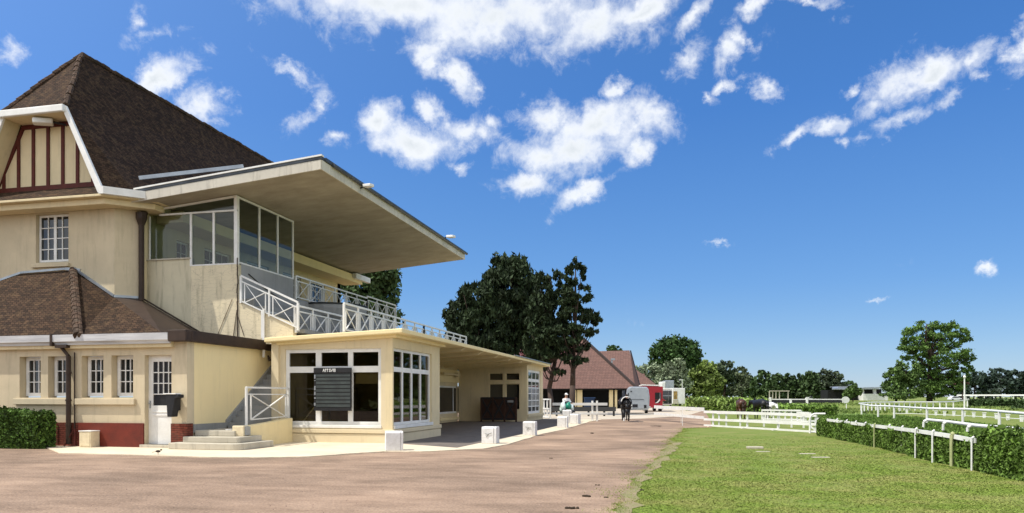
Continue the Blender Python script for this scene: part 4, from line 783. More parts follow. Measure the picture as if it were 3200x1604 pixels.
tree('far_tree', 'flat dark pine crown behind the long low building', 'tree', 300, 2650, [(2650, 1202, 28, 9), (2640, 1212, 25, 10)], L_DARK, 0.8, 600, 0.3, zb=0.5)
tree('round_bush', 'round green bush in front of the long low building', 'bush', 180, 2665, [(2663, 1225, 24, 18), (2672, 1216, 14, 10), (2650, 1233, 16, 12)], L_MID, 0.45, 2200, 0.15, shell=0.6, zb=0.4)
tree('ash_tree', 'largest lone tree on the right with wide open crown', 'tree', 185, 2905, [(2900, 1050, 75, 45), (2860, 1060, 48, 42), (2960, 1050, 55, 42), (2850, 1095, 45, 32), (2925, 1105, 85, 40), (3000, 1060, 32, 34), (3005, 1120, 28, 26), (2920, 1165, 75, 40), (2870, 1190, 50, 40), (2990, 1165, 34, 26), (2910, 1215, 55, 30), (3025, 1155, 20, 18), (2895, 1020, 40, 18), (2950, 1022, 40, 18), (2940, 1195, 72, 42), (2890, 1225, 62, 24), (3022, 1125, 26, 34), (2980, 1215, 40, 24)], L_BIG, 0.34, 32000, 0.75, zb=0.45, dens=12, clump=0.095)
tree('broadleaf_tree', 'lower bushy tree leaning against the left of the lone tree', 'tree', 180, 2800, [(2805, 1172, 34, 30), (2832, 1160, 38, 36), (2795, 1205, 38, 36), (2840, 1210, 46, 38), (2815, 1235, 55, 18)], L_MID, 0.42, 8000, 0.3, zb=0.45)
tree('small_tree', 'small reddish brown tree at the right foot of the lone tree', 'tree', 210, 3010, [(3008, 1190, 20, 14), (3000, 1203, 22, 12)], leafm('copper_foliage', (0.10, 0.055, 0.035)), 0.5, 500, 0.2, zb=0.5)
for i, (px, top, w, lab) in enumerate([(3005, 1190, 18, 'low dark tree at the left foot of the far right wood'), (3045, 1160, 34, 'dark rounded tree left in the far right wood'), (3085, 1178, 28, 'lower dark tree in the dip of the far right wood'), (3125, 1152, 38, 'highest dark tree of the far right wood'), (3175, 1158, 34, 'dark tree at the right edge of the picture'), (3215, 1165, 34, 'rightmost dark tree, cut by the picture edge')]):
    tree('far_tree', lab, 'tree', 320, px, [(px, top+28, w*0.9, 27), (px, top+52, w*1.1, 26)], L_FAR, 1.0, 1500, 0.4, 'trees of the far right wood', shell=0.6, zb=0.55, dens=24)
tree('round_bush', 'small grey green bush before the far right wood', 'bush', 260, 3112, [(3112, 1221, 18, 9)], leafm('sage_foliage', (0.09, 0.12, 0.09)), 0.6, 350, 0.1, zb=0.5)
# wood behind the photographer (seen mirrored in the panes)
pp = []
for k in range(60):
    x = rng.uniform(-70, 60); y = -38+rng.normal()*3; pp.append(blobpts((x, y, rng.uniform(3, 6)), (5, 4, 5), 420, 0.15, 14))
wd_ = leaves('wood', L_MID, np.concatenate(pp), 0.9); tag(wd_, 'belt of green trees behind the photographer, mirrored in the window panes', 'wood', kind='stuff')
# hedges
def hedge(name, label, pts, w, h, mat, size, nper, hseed=0.06, posts=None, zb=0.0, core=None, kind=None):
    P_ = [Vector((p[0], p[1])) for p in pts]; t = E(name, (P_[0].x, P_[0].y, zb), label, 'hedge'); m = MB(); allp = []
    for i in range(len(P_)-1):
        a, b = P_[i], P_[i+1]; L = (b-a).length; d = (b-a)/L; n_ = Vector((-d.y, d.x)); k = 0.82
        e = d*0.001
        m.hexa([(a+n_*-w/2*k).to_3d(), (b+n_*-w/2*k).to_3d(), (b+n_*w/2*k).to_3d(), (a+n_*w/2*k).to_3d()]+[((q).to_3d()+Vector((0, 0, h*0.9))) for q in (a-n_*w/2*k, b-n_*w/2*k, b+n_*w/2*k, a+n_*w/2*k)])
        cnt = int(nper*L); s = rng.uniform(-0.02, 1.02, cnt); f = rng.random(cnt); v = rng.uniform(0.02, 1, cnt); ww = rng.uniform(-1, 1, cnt)
        face = rng.integers(0, 3, cnt); ww = np.where(face == 0, -1+np.abs(rng.normal(0, hseed, cnt)), np.where(face == 1, 1-np.abs(rng.normal(0, hseed, cnt)), ww)); v = np.where(face == 2, 1+rng.normal(0, hseed, cnt), v); ec = min(cnt//4, max(200, int(nper*w*h*0.9))); s[:ec] = np.where(rng.random(ec) < .5, -0.01, 1.01)+rng.normal(0, .04, ec)/L; ww[:ec] = rng.uniform(-1, 1, ec); v[:ec] = rng.random(ec)
        bul = 1+0.09*np.sin(s*L*2.3)+0.06*np.sin(s*L*5.1+v*3); X = a.x+d.x*s*L+n_.x*ww*w/2*bul; Y = a.y+d.y*s*L+n_.y*ww*w/2*bul
        Z = zb+v*h*(1+0.05*np.sin(s*L*1.7+1)+0.03*np.sin(s*L*6))+rng.normal(0, size*0.3, cnt); allp.append(np.stack([X, Y, np.maximum(Z, zb+0.02)], 1))
    for q in range(len(m.v)): m.v[q].z += zb
    m.build('stems', core or M('hedge_stems', (0.014, 0.02, 0.008), rough=1), t); leaves('foliage', mat, np.concatenate(allp), size, 1.2, 0.1, t); return t
hp_ = [G(2552, 1362), G(2620, 1375), G(2760, 1404), G(2840, 1425), G(2900, 1441), G(2980, 1457), G(3060, 1475), G(3220, 1512), G(3400, 1556)]
nrm = Vector((c_*0.45+s_*0.0, 0.55, 0))
hpts = [Vector((q.x+0.38, q.y+0.05, 0)) for q in hp_]
hedge('hedge', 'long clipped green hedge running along the lawn beside the race track', [Vector((q.x+0.08, q.y, 0)) for q in hpts], 0.85, 0.60, L_HEDGE, 0.075, 3600)
a_ = G(3062, 1474); b_ = G(3215, 1512); hedge('hedge', 'taller bushy end of the long hedge at the right edge', [Vector((a_.x+0.48, a_.y+0.1, 0)), Vector((b_.x+0.48, b_.y+0.1, 0))], 0.75, 0.80, L_HEDGE, 0.075, 5200)
q0, q1 = uY(-60, 19.3), uY(133, 19.3)
hedge('box_hedge', 'dark clipped box hedge under the left windows', [Vector((q0, 19.45, 0)), Vector((q1-0.1, 19.45, 0))], 0.8, 1.13, L_BOX, 0.06, 7800, 0.04)
hedge('hedge', 'dark low hedge far right beyond the track rails', [D(3038, HZ, 112), D(3180, HZ, 108)], 3.0, 1.05, L_DARK, 0.3, 320, 0.08)
hedge('hedge', 'short dark hedge cut by the right edge, nearer than the long one', [D(3185, HZ, 92), D(3260, HZ, 92)], 2.4, 1.0, L_DARK, 0.3, 320, 0.08)
hedge('hedge', 'broad bright green hedge behind the horses, beginning at the yard', [D(2175, HZ, 88), D(2262, HZ, 86), D(2340, HZ, 82)], 5.5, 1.30, L_TALL, 0.24, 700, 0.08)
hedge('hedge', 'lower bright green hedge continuing behind the white fences', [D(2345, HZ, 78), D(2440, HZ, 72), D(2535, HZ, 64)], 4.5, 0.72, leafm('meadow_hedge', (0.20, 0.32, 0.06), isl=0.5), 0.2, 900, 0.08)
RGH = M('rough_grass', (0.085, 0.150, 0.022), (0.135, 0.195, 0.035), scale=0.7, bump=1.0, bscale=12, rough=0.95)
rg = poly('rough_grass', [(q.x+0.2, q.y+0.3) for q in hp_]+[tuple(G(3260, 1350)[:2]), tuple(G(3100, 1332)[:2]), tuple(G(2900, 1310)[:2]), tuple(G(2760, 1298)[:2]), tuple(G(2660, 1285)[:2]), tuple(G(2570, 1288)[:2]), tuple(G(2530, 1315)[:2])], 0.008, RGH)
n = 26000; dd_ = rng.uniform(18, 62, n); aa = rng.uniform(0.40, 0.72, n); P = np.stack([dd_*(aa*c_-s_), dd_*(aa*s_+c_), np.full(n, 0.05)], 1)
P = P[in_poly(P[:, :2], [(q.x+0.5, q.y+0.7) for q in hp_]+[tuple(G(3260, 1350)[:2]), tuple(G(3100, 1332)[:2]), tuple(G(2900, 1310)[:2]), tuple(G(2760, 1298)[:2]), tuple(G(2660, 1285)[:2]), tuple(G(2570, 1288)[:2]), tuple(G(2530, 1315)[:2])])]
tag(leaves('tall_grass', leafm('rough_blades', (0.11, 0.19, 0.028), isl=0.4), P, 0.13, 1.3, 0.6), 'longer darker grass between the hedge and the race track', 'grass', kind='stuff')
# tall grass tufts, far meadow
n = 22000; dd_ = rng.uniform(66, 165, n); aa = rng.uniform(0.25, 0.72, n); Z = np.array([rise(*( (d*(a*c_-s_)), (d*(a*s_+c_)))) for d, a in zip(dd_, aa)])
P = np.stack([dd_*(aa*c_-s_), dd_*(aa*s_+c_), Z+0.08], 1); msk = (np.sin(P[:, 0]*0.21+2*np.sin(P[:, 1]*0.05))+np.sin(P[:, 1]*0.33)+rng.normal(0, .5, n)) > 0.9
tag(leaves('meadow_grass', leafm('meadow_blades', (0.17, 0.24, 0.055), isl=0.3), P[msk], 0.2, 1.2, 0.8), 'tufts of longer grass over the race track meadow', 'grass', kind='stuff')
# ================================================================ stable range
YV = FR((0, 0, 0), (1, 0, 0), (0, -1, 0))
def farE(name, label, cat, px, d, group=None, z=0.0): b = D(px, HZ, d); return E(name, (b.x, b.y, z), label, cat, group, YAW)
ST = farE('stable', 'long stable with a big reddish tiled hip roof and yellow pillars', 'building', 1600, 100)
k = 100/F; X_ = lambda px: (px-1600)*k; Z_ = lambda py: EYE+(HZ-py)*k
ap = (10.4, 7.0, 10.1)
def q(mm, pts, f): mm.add(pts, f); return mm
eL, eR = -6.0, X_(1991); ze = Z_(1216)
m = MB(); m.add([(eL, 0, ze), (eR, 0, ze+0.1), ap, (3.0, 7, 9.2)], [(0, 1, 2, 3)]); local(m, 'roof', TILEP, ST, fix=False)
m = MB(); m.add([(eR, 0, ze+0.1), (eR+2.2, 14, ze), (ap[0]+0.3, 9, 9.9), ap], [(0, 1, 2, 3)]); m.add([(eL, 0, ze), (3, 7, 9.2), (eL, 14, ze)], [(0, 1, 2)]); local(m, 'roof', TILEP, ST, fix=False)
m = MB(); m.bar((ap[0]-0.05, ap[1]-0.1, ap[2]), (eR, -0.02, ze+0.12), 0.35, 0.3); local(m, 'hip_cap', M('dark_ridge', (0.05, 0.035, 0.03)), ST)
for px0, px1 in ((1640, 1655), (1793, 1803), (1806, 1822), (1907, 1919), (1925, 1932), (1600, 1620)):
    m = MB(); m.box(X_(px0), X_(px1), 1.0, 1.5, 0, ze-0.02); local(m, 'pillar', CREAM2, ST)
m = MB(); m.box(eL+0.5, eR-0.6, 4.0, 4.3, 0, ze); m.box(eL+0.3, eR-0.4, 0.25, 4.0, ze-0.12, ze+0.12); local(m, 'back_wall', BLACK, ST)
k2 = 116/F
m = MB(); y = 16; X2 = lambda px: (px-1600)*k2; Z2 = lambda py: EYE+(HZ-py)*k2
m.add([(X2(1845), y+5, Z2(1093)), (X2(1983), y+5, Z2(1089)), (X2(1982)+0.2, y-2, Z2(1212)), (X2(1820), y-2, Z2(1212))], [(0, 1, 2, 3)])
local(m, 'rear_roof', TILEP, ST, fix=False)
m = MB(); m.extr([(X2(1984), y+4.9, Z2(1089)), (X2(1974)+0.2, y-2.1, Z2(1212)), (X2(1992), y-2.1, Z2(1212))], (0.3, 0.6, 0)); local(m, 'gable_end', M('dark_boarding', (0.05, 0.03, 0.028)), ST, fix=False)
m = MB(); m.box(X_(1929), X_(1931)+0.1, 6.0, 6.3, 5.4, Z_(1115)); m.box(X_(1929)-0.05, X_(1941), 5.95, 6.35, Z_(1119), Z_(1115)+0.08); local(m, 'chimney_flue', ZINC, ST)
S2 = farE('outbuilding', 'small outbuilding with sloping reddish roof behind the vehicles', 'building', 2010, 132)
k3 = 132/F; X3 = lambda px: (px-2010)*k3; Z3 = lambda py: EYE+(HZ-py)*k3
m = MB(); m.add([(X3(1975), 0, Z3(1206)), (X3(2060), 0, Z3(1210)), (X3(2034), 3, Z3(1180)), (X3(1992), 4, Z3(1147)), (X3(1975), 4, Z3(1135))], [(0, 1, 2, 3, 4)]); m.add([(X3(2012), 6, Z3(1165)), (X3(2033), 6, Z3(1165)), (X3(2034), 5, Z3(1190)), (X3(2012), 5, Z3(1190))], [(0, 1, 2, 3)]); local(m, 'roof', TILEP, S2)
m = MB(); m.box(X3(1975), X3(2058), 0.4, 5, 0, Z3(1211)); local(m, 'wall', CREAM, S2)
# dark rail / bench behind barrier
RL = farE('low_rail', 'dark low rail in the shade behind the white barrier', 'rail', 1800, 62)
kk = 62/F; Xr = lambda px: (px-1800)*kk
m = MB(); m.box(Xr(1722), Xr(1925), 0, 0.12, EYE-46*kk, EYE-32*kk); local(m, 'board', M('dark_boards', (0.05, 0.05, 0.05)), RL)
for px in (1740, 1790, 1840, 1889, 1919): m = MB(); m.box(Xr(px)-0.08, Xr(px)+0.08, 0.121, 0.25, 0, EYE-32*kk); local(m, 'post', BLACKP, RL)
BB = farE('wheelie_bin', 'blue wheeled bin standing before the dark stable openings', 'bin', 1842, 90)
m = MB(); m.extr([(-0.58, -0.4, 0.1), (0.5, -0.4, 0.1), (0.58, -0.4, 1.45), (-0.62, -0.4, 1.45)], (0, 0.8, 0)); local(m, 'bucket', M('blue_plastic', (0.012, 0.03, 0.075), rough=0.5), BB, bevel=0.04)
m = MB(); m.box(-0.66, 0.7, -0.45, 0.45, 1.452, 1.55); local(m, 'lid', M('blue_lid', (0.02, 0.05, 0.12), rough=0.5), BB, bevel=0.03)
for sx_ in (-0.5, 0.5): m = MB(); m.tube((sx_-0.04, -0.2, 0.12), (sx_+0.04, -0.2, 0.12), 0.12, n=12); local(m, 'wheel', BLACKP, BB)
# ================================================================ rails and fences
def fence(name, label, pts, rails, postx, ph, rw=0.1, pw=0.09, mat=None, group=None, cat='fence', foot=False, th=0.05):
    """pts: polyline (x,y,z base); rails: heights; postx: fractions along the polyline for posts"""
    mat = mat or WHITE; P_ = [Vector(p) for p in pts]; t = E(name, tuple(P_[0]), label, cat, group)
    L = [0]; 
    for i in range(len(P_)-1): L.append(L[-1]+(P_[i+1]-P_[i]).length)
    def at(f):
        s = f*L[-1]
        for i in range(len(P_)-1):
            if s <= L[i+1]+1e-6: return P_[i].lerp(P_[i+1], (s-L[i])/(L[i+1]-L[i])), (P_[i+1]-P_[i]).normalized()
        return P_[-1], (P_[-1]-P_[-2]).normalized()
    for h in rails:
        h, w = h if isinstance(h, tuple) else (h, rw); m = MB()
        for i in range(len(P_)-1): m.bar(P_[i]+Vector((0, 0, h)), P_[i+1]+Vector((0, 0, h)), th, w)
        m.build('rail', mat, t)
    for f in postx:
        p, d = at(f); nn = Vector((-d.y, d.x, 0)).normalized()*-1; 
        if nn.y > 0: nn = -nn
        off = -nn*(th/2+pw/2+0.002); m = MB(); m.bar(p+off, p+off+Vector((0, 0, ph)), pw, pw, up=(0, 1, 0))
        if foot: m.bar(p+off-nn*0.3, p+off+nn*0.35, 0.1, 0.08)
        m.build('post', mat, t)
    return t
def GP(*pp): return [tuple(G(*p)) for p in pp]
lin = lambda n: [i/(n-1) for i in range(n)]
# barrier by the far pavilion
fence('barrier', 'white two-rail barrier end beside the moped, with twin posts', GP((1726, 1317), (1898, 1317)), [(0.55*1.0+0.60, 0.18), (0.52, 0.13)], [0.73, 0.815], 1.38, pw=0.12)
gt2 = fence('wicket_gate', 'narrow white gate beside the far pavilion corner', GP((1697, 1307), (1717, 1309)), [(1.45, 0.1), (0.75, 0.09), (0.12, 0.1)], [0.0, 0.5, 1.0], 1.5, pw=0.1, cat='gate')
# long two-rail crossing barrier across the yard
fence('crossing_barrier', 'long white two-rail barrier running from the yard towards the fenced pen', [tuple(D(2045, HZ, 52)*Vector((1, 1, 0)) if False else Vector((D(2045, HZ, 52).x, D(2045, HZ, 52).y, 0))), tuple(Vector((D(2200, HZ, 41.5).x, D(2200, HZ, 41.5).y, 0)))], [(0.93, 0.21), (0.46, 0.16)], [0.58], 0.9, pw=0.03)
v2 = lambda px, d: (D(px, HZ, d).x, D(px, HZ, d).y, 0)
WF = 'white fences of the pen on the lawn'
fence('pen_fence', 'nearest white fence of the pen, with curved end towards the hedge', [v2(2200, 41.4), v2(2355, 37.6), v2(2552, 33.6)], [(0.80, 0.14), (0.38, 0.12), (0.045, 0.09)], [0.085, 0.42, 0.69, 0.985], 0.84, pw=0.10, group=WF, foot=True)
fence('pen_fence', 'white fence just behind the nearest one, with closely set posts', [v2(2240, 41.6), v2(2400, 40.2), v2(2530, 38.5)], [(0.72, 0.10), (0.34, 0.09)], [0.02, 0.1, 0.25, 0.5, 0.66, 0.8, 0.93, 1.0], 0.78, pw=0.09, group=WF)
fence('pen_fence', 'rear white fence of the pen beneath the piebald horse', [v2(2380, 46.5), v2(2503, 45.0)], [(0.80, 0.10), (0.58, 0.08), (0.25, 0.08)], [0.0, 0.15, 0.3, 0.45, 0.6, 0.75, 0.9, 1.0], 0.8, pw=0.08, group=WF)
fence('pen_fence', 'short white return fence of small panels at the right of the pen', [v2(2490, 43.5), v2(2530, 42.5)], [(0.72, 0.08), (0.48, 0.07), (0.22, 0.07)], [0.0, 0.33, 0.66, 1.0], 0.75, pw=0.07, group=WF)
# curved end of the pen fence
ce = E('fence_hoop', v2(2548, 33.2), 'bent white tubular hoop at the end of the pen beside the hedge', 'fence')
m = MB(); pts_ = []
for t in np.linspace(0, math.pi/2, 7): pts_.append(Vector((-0.18+0.26*(1-math.cos(t))-0.05, 0, 0.62+0.26*math.sin(t))))
pts_ = [Vector((-0.23, 0, 0.0))]+pts_+[Vector((0.42, 0, 0.88))]
for a, b in zip(pts_[:-1], pts_[1:]): m.tube(a, b, 0.045, n=8)
m.bar((-0.3, 0, 0.55), (0.42, 0, 0.56), 0.05, 0.08); m.bar((-0.24, 0, 0.33), (0.15, -0.1, 0.02), 0.05, 0.07); m.bar((0.1, -0.02, 0.0), (0.1, -0.02, 0.7), 0.09); local(m, 'hoop', WHITE, ce)
# white rail on hedge with posts
HPX = [2585, 2700, 2800, 2872, 2922, 2980, 3048]; HBY = [1367, 1390, 1413, 1433, 1446, 1457, 1472]; HRY = [1311, 1326, 1337, 1346, 1353, 1362, 1375]
hf = E('hedge_rail', tuple(G(2585, 1367)), 'white flat rail on short arms along the top of the hedge', 'rail')
rz_ = []
for px, by, ry in zip(HPX, HBY, HRY): g1 = G(px, by); d1 = EYE*F/(by-HZ); rz_.append(Vector((g1.x, g1.y, EYE-(ry-HZ)*d1/F)))
m = MB()
for a, b in zip(rz_[:-1], rz_[1:]): m.bar(a+Vector((0, 0, -0.02)), b+Vector((0, 0, -0.02)), 0.04, 0.10)
m.build('rail', WHITE, hf)
YL = M('weathered_post', (0.42, 0.42, 0.22), (0.30, 0.34, 0.14), scale=6)
for i, px in enumerate((2610, 2640, 2668, 2698, 2738, 2772, 2812, 2868, 2922, 2982, 3046)):
    g1 = G(px, float(np.interp(px, HPX, HBY))); zt1 = float(np.interp(px, HPX, [q.z for q in rz_])); tall = px in (2738, 2868, 2922, 2982, 3046); m = MB()
    r_ = 0.022 if px != 2982 else 0.04; g1 = g1+Vector((-0.06 if tall else 0.05, 0, 0)); y0_ = g1.y
    m.tube((g1.x, y0_, 0), (g1.x, y0_, zt1+0.03), r_, n=8); m.tube((g1.x, y0_, zt1+0.03), (g1.x+0.05, g1.y+0.0, zt1+0.07), r_*1.1, n=8); m.build('post', YL if px in (2738, 2982) else WHITE, hf)
gr = G(3136, 1486); m = MB(); pe = E('leaning_post', (gr.x, gr.y-0.1, 0), 'leaning whitewashed post at the gap near the right end of the hedge', 'post')
m.tube((-0.05, 0, 0), (0.08, 0, 0.78), 0.04, 0.035, 8); local(m, 'post_shaft', YL, pe)
m = MB(); m.bar((0.08, -0.02, 0.74), (-0.03, -0.02, 0.60), 0.03); local(m, 'arm', YL, pe)
g1 = G(3165, 1496); g2 = G(3290, 1530); fence('hedge_rail', 'short white rail piece on the hedge at the right edge', [(g1.x+.1, g1.y+0.15, 0), (g2.x+.1, g2.y+0.15, 0)], [(0.73, 0.12)], [0.95], 0.75, cat='rail')
# track rails
def at_z(px, py, z): return tuple(G(px, py, z)*1.0)
def track(name, label, pts, z, post_px, rw=0.08, pw=0.05, arm=False, group='race track rails'):
    P_ = [G(px, py, z) for px, py in pts]; t = E(name, (P_[0].x, P_[0].y, 0), label, 'rail', group); m = MB()
    for a, b in zip(P_[:-1], P_[1:]): m.tube(a, b, rw/2, n=8)
    m.build('rail', WHITE, t); xs_ = [p[0] for p in pts]; ys_ = [p[1] for p in pts]
    for px in post_px:
        g_ = G(px, float(np.interp(px, xs_, ys_)), z); m = MB()
        if arm: m.tube(g_, g_+Vector((-0.12, -0.02, -0.07)), pw, n=8); m.tube(g_+Vector((-0.12, -0.02, -0.07)), (g_.x-0.16, g_.y-0.02, 0), pw*0.8, n=8)
        else: m.tube((g_.x, g_.y+rw*0.5, 0), (g_.x, g_.y+rw*0.5, z), pw, n=8)
        m.build('post', WHITE, t)
    return t
track('track_rail', 'nearest curved white track rail rising behind the hedge', [(2897, 1312), (2960, 1318), (3050, 1330), (3130, 1337), (3230, 1347)], 0.85, (2898, 2960, 3038, 3125, 3215), rw=0.10, arm=True)
track('track_rail', 'long white track rail sweeping out of the right edge', [(2690, 1263), (2720, 1268), (2780, 1270), (2900, 1277), (3020, 1279), (3100, 1284), (3215, 1294)], 0.95, (2693, 2745, 2795, 2898, 3010, 3125), rw=0.13, pw=0.07)
track('track_rail', 'distant white track rail with many short posts beyond the bend', [(2685, 1261), (2720, 1258), (2790, 1257), (2860, 1257), (2930, 1257), (2975, 1256), (3010, 1252), (3040, 1250)], 1.0, (2692, 2702, 2713, 2725, 2738, 2752, 2766, 2780, 2795, 2810, 2826, 2843, 2860, 2878, 2897, 2917, 2938, 2958, 2980), rw=0.14, pw=0.08)
track('track_rail', 'low kerb rail with short white blocks on the track lawn', [(2790, 1292), (2850, 1293), (2925, 1296), (3000, 1299), (3100, 1304), (3215, 1311)], 0.16, (), rw=0.05)
KG = 'short white marker blocks beside the track'
for i, (px, py, n_) in enumerate([(2812, 1291, 'first'), (2834, 1292, 'second'), (2925, 1299, 'third'), (2952, 1301, 'fourth'), (2981, 1301, 'fifth'), (3013, 1303, 'sixth'), (3043, 1305, 'seventh'), (3076, 1307, 'eighth'), (3114, 1311, 'ninth'), (3150, 1314, 'tenth'), (3193, 1319, 'eleventh')]):
    g_ = G(px, py); mk = E('marker_block', (g_.x, g_.y, 0), '%s short white marker block from the left beside the track' % n_, 'marker', KG); m = MB(); m.extr([(-0.09, -0.07, 0), (0.07, -0.07, 0), (0.11, -0.07, 0.38), (-0.11, -0.07, 0.38)], (0, 0.14, 0)); m.box(-0.13, 0.13, -0.09, 0.09, 0.382, 0.43); local(m, 'block_body', WHITE, mk, bevel=0.015)
def post(name, label, px, pyb, pyt, r=0.05, cat='post', head=None):
    d = EYE*F/(pyb-HZ); t = farE(name, label, cat, px, d); h = EYE+(HZ-pyt)*d/F; m = MB(); m.tube((0, 0, 0), (0, 0, h), r, r*0.7, 8); local(m, 'shaft', WHITE, t)
    if head: mm = MB(); head(mm, h); local(mm, 'head', WHITE, t)
    return t
post('marker_post', 'tall thin white post where two track rails meet', 3014, 1277, 1183, 0.12, head=lambda m, h: m.lathe(0, 0, [(0.1, h), (0.2, h+0.2), (0.05, h+0.5)], 8))
post('marker_post', 'stout white post beside the tall thin one on the track', 3023, 1276, 1249, 0.10, head=lambda m, h: m.box(-0.2, 0.2, -0.1, 0.1, h, h+0.12))
post('round_sign', 'white round sign on a short pole by the far track', 2645, 1280, 1262, 0.07, 'sign', head=lambda m, h: m.extr([(0.5*math.cos(t)-0.1, -0.03, h+0.5+0.42*math.sin(t)) for t in np.linspace(0, 6.0, 14)], (0, 0.06, 0)))
post('marker_post', 'small white post standing in the lawn right of the long rail start', 3125, 1316, 1293, 0.03, head=lambda m, h: m.lathe(0, 0, [(0.035, h), (0.04, h+0.03), (0.01, h+0.05)], 8))
post('lamp_post', 'thin grey lamp post before the trees at the yard end', 2132, 1267, 1187, 0.09, 'lamp post', head=lambda m, h: m.box(-0.6, 0.1, -0.1, 0.1, h-0.1, h+0.05))
post('slim_post', 'slim white rod standing on the road under the crossing barrier', 2133, 1331, 1278, 0.018, head=lambda m, h: m.lathe(0, 0, [(0.02, h), (0.03, h+0.02), (0.01, h+0.03)], 6))
# far board strip and track kerb
fb = farE('track_board', 'long low white-edged dark board across the far track', 'board', 2370, 150, z=0.15); kb = 150/F
m = MB(); m.box(0, 268*kb, 0, 0.1, 0.15, 0.85); local(m, 'panel', BLACKP, fb)
m = MB(); m.box(0, 268*kb, -0.02, 0.12, 0.852, 1.05); m.box(-1.2, 268*kb, -0.6, -0.1, -0.1, 0.12); local(m, 'white_edge', WHITE, fb)
for i, px in enumerate((0, 36, 100, 151, 265)): m = MB(); m.box(px*kb-0.2, px*kb+0.2, -0.3, -0.02, -0.1, 1.4 if i in (3, 1) else 1.0); local(m, 'post', WHITE, fb)
pg = farE('pergola', 'open wooden frame shelter before the far dark trees', 'pergola', 2405, 175, z=0.3); kb = 175/F
for px in (0, 10, 20, 31, 58): m = MB(); m.box(px*kb-0.1, px*kb+0.1, 0, 0.2, 0, 2.6); local(m, 'post', CONC, pg)
m = MB(); m.box(0, 62*kb, -0.1, 0.3, 2.602, 2.8); local(m, 'beam', CONC, pg)
# far low building, far cars
lb = farE('low_building', 'long low flat-roofed pavilion with white walls beyond the lawn', 'building', 2600, 215, z=0.5); kb = 215/F; zz = lambda py: EYE+(HZ-py)*kb-0.5
m = MB(); m.extr([(0, 0, zz(1218)), (60*kb, 0, zz(1218)), (48*kb, 4, zz(1211)), (20*kb, 4, zz(1213))], (0, 0.01, 0.35)); m.box(90*kb, 142*kb, -1, 8, zz(1217), zz(1212)); m.box(30*kb, 75*kb, 2, 8, zz(1210), zz(1207)); m.box(130*kb, 160*kb, 0, 6, zz(1214), zz(1210)); local(m, 'roof', ZINC, lb)
m = MB(); m.box(0, 95*kb, 3, 8, 0, zz(1219)); m.box(104*kb, 130*kb, 1, 8, 0, zz(1218)); m.box(142*kb, 160*kb, 1, 8, 0, zz(1216)); local(m, 'window_band', BLACK, lb)
m = MB(); m.box(95*kb, 172*kb, -0.5, 0.5, 0, zz(1231)); m.box(98*kb, 103*kb, 0.501, 4, 0, zz(1217)); m.box(132*kb, 141*kb, 0.501, 4, 0, zz(1216)); local(m, 'wall', WHITE, lb)
fence('far_rail', 'far white line of rails at the edge of the right wood', [tuple(Vector((D(2990, HZ, 260).x, D(2990, HZ, 260).y, 0.55))), tuple(Vector((D(3230, HZ, 240).x, D(3230, HZ, 240).y, 0.55)))], [(1.6, 0.5)], lin(9), 1.6, pw=0.2, th=0.15)
CARP = M('white_car_paint', (0.75, 0.76, 0.78), rough=0.25, spec=0.5)
def car(px, d, label, group='cars parked under the far trees', s=1.0, z=0.3, first=[None]):
    if first[0] is None:
        t = farE('parked_car', label, 'car', px, d, group, z)
        m = MB(); m.extr([(-2.1, -0.85, 0.3), (2.1, -0.85, 0.3), (2.15, -0.85, 0.75), (1.2, -0.85, 0.9), (0.6, -0.85, 1.4), (-1.2, -0.85, 1.45), (-1.9, -0.85, 0.95), (-2.15, -0.85, 0.8)], (0, 1.7, 0)); local(m, 'body', CARP, t, bevel=0.08)
        m = MB(); m.extr([(1.0, -0.86, 0.95), (0.5, -0.86, 1.3), (-1.1, -0.86, 1.35), (-1.6, -0.86, 0.97)], (0, 1.72, 0)); local(m, 'side_window', PANE, t)
        for x in (-1.3, 1.35): m = MB(); m.tube((x, -0.88, 0.32), (x, 0.88, 0.32), 0.32, n=14); local(m, 'wheel', BLACKP, t)
        first[0] = t; return t
    r = dup(first[0], (D(px, HZ, d).x, D(px, HZ, d).y, z)); r['label'] = label; return r
car(2328, 225, 'white car parked under the trees beside the thin far tree trunk'); car(2270, 225, 'leftmost white car, glimpsed under the mixed trees'); car(2540, 228, 'white car under the far dark row of trees, left of the low building'); car(2985, 240, 'white car parked at the foot of the lone tree')
# ================================================================ vehicles
def wheel(t, x, y, r=0.36, w=0.22):
    m = MB(); m.tube((x-w/2, y, r), (x+w/2, y, r), r, n=20); ty = local(m, 'wheel', BLACKP, t); m = MB(); m.tube((x-w/2-0.01, y, r), (x+w/2+0.01, y, r), r*0.55, n=14); local(m, 'rim', ZINC, ty)
SILV = M('silver_paint', (0.42, 0.45, 0.48), (0.36, 0.39, 0.42), rough=0.3, spec=0.5, metal=0.3)
HT = farE('horse_trailer', 'silver grey horse trailer seen from its ramp end, in the yard', 'trailer', 1994, 71); 
w2 = 1.0
m = MB(); prof_ = [(-0.98, 0.35), (0.98, 0.35), (1.08, 0.6), (1.12, 1.6), (1.02, 2.35), (0.85, 2.6), (-0.8, 2.62), (-1.02, 2.4), (-1.14, 1.6), (-1.05, 0.7)]
m.extr([(x, 0, z) for x, z in prof_], (0.55, 4.0, 0)); local(m, 'body', SILV, HT, bevel=0.09)
m = MB(); m.extr([(x*0.86, -0.06, 0.2+z*0.9) for x, z in prof_], (0, 0.05, 0)); local(m, 'ramp', SILV, HT, bevel=0.03)
m = MB(); m.box(-0.85, 0.55, -0.08, -0.062, 1.36, 1.40); m.box(-0.98, -0.9, -0.08, -0.062, 1.5, 2.0); m.box(-0.75, -0.6, -0.1, -0.065, 2.1, 2.2); local(m, 'hinge_bar', BLACKP, HT)
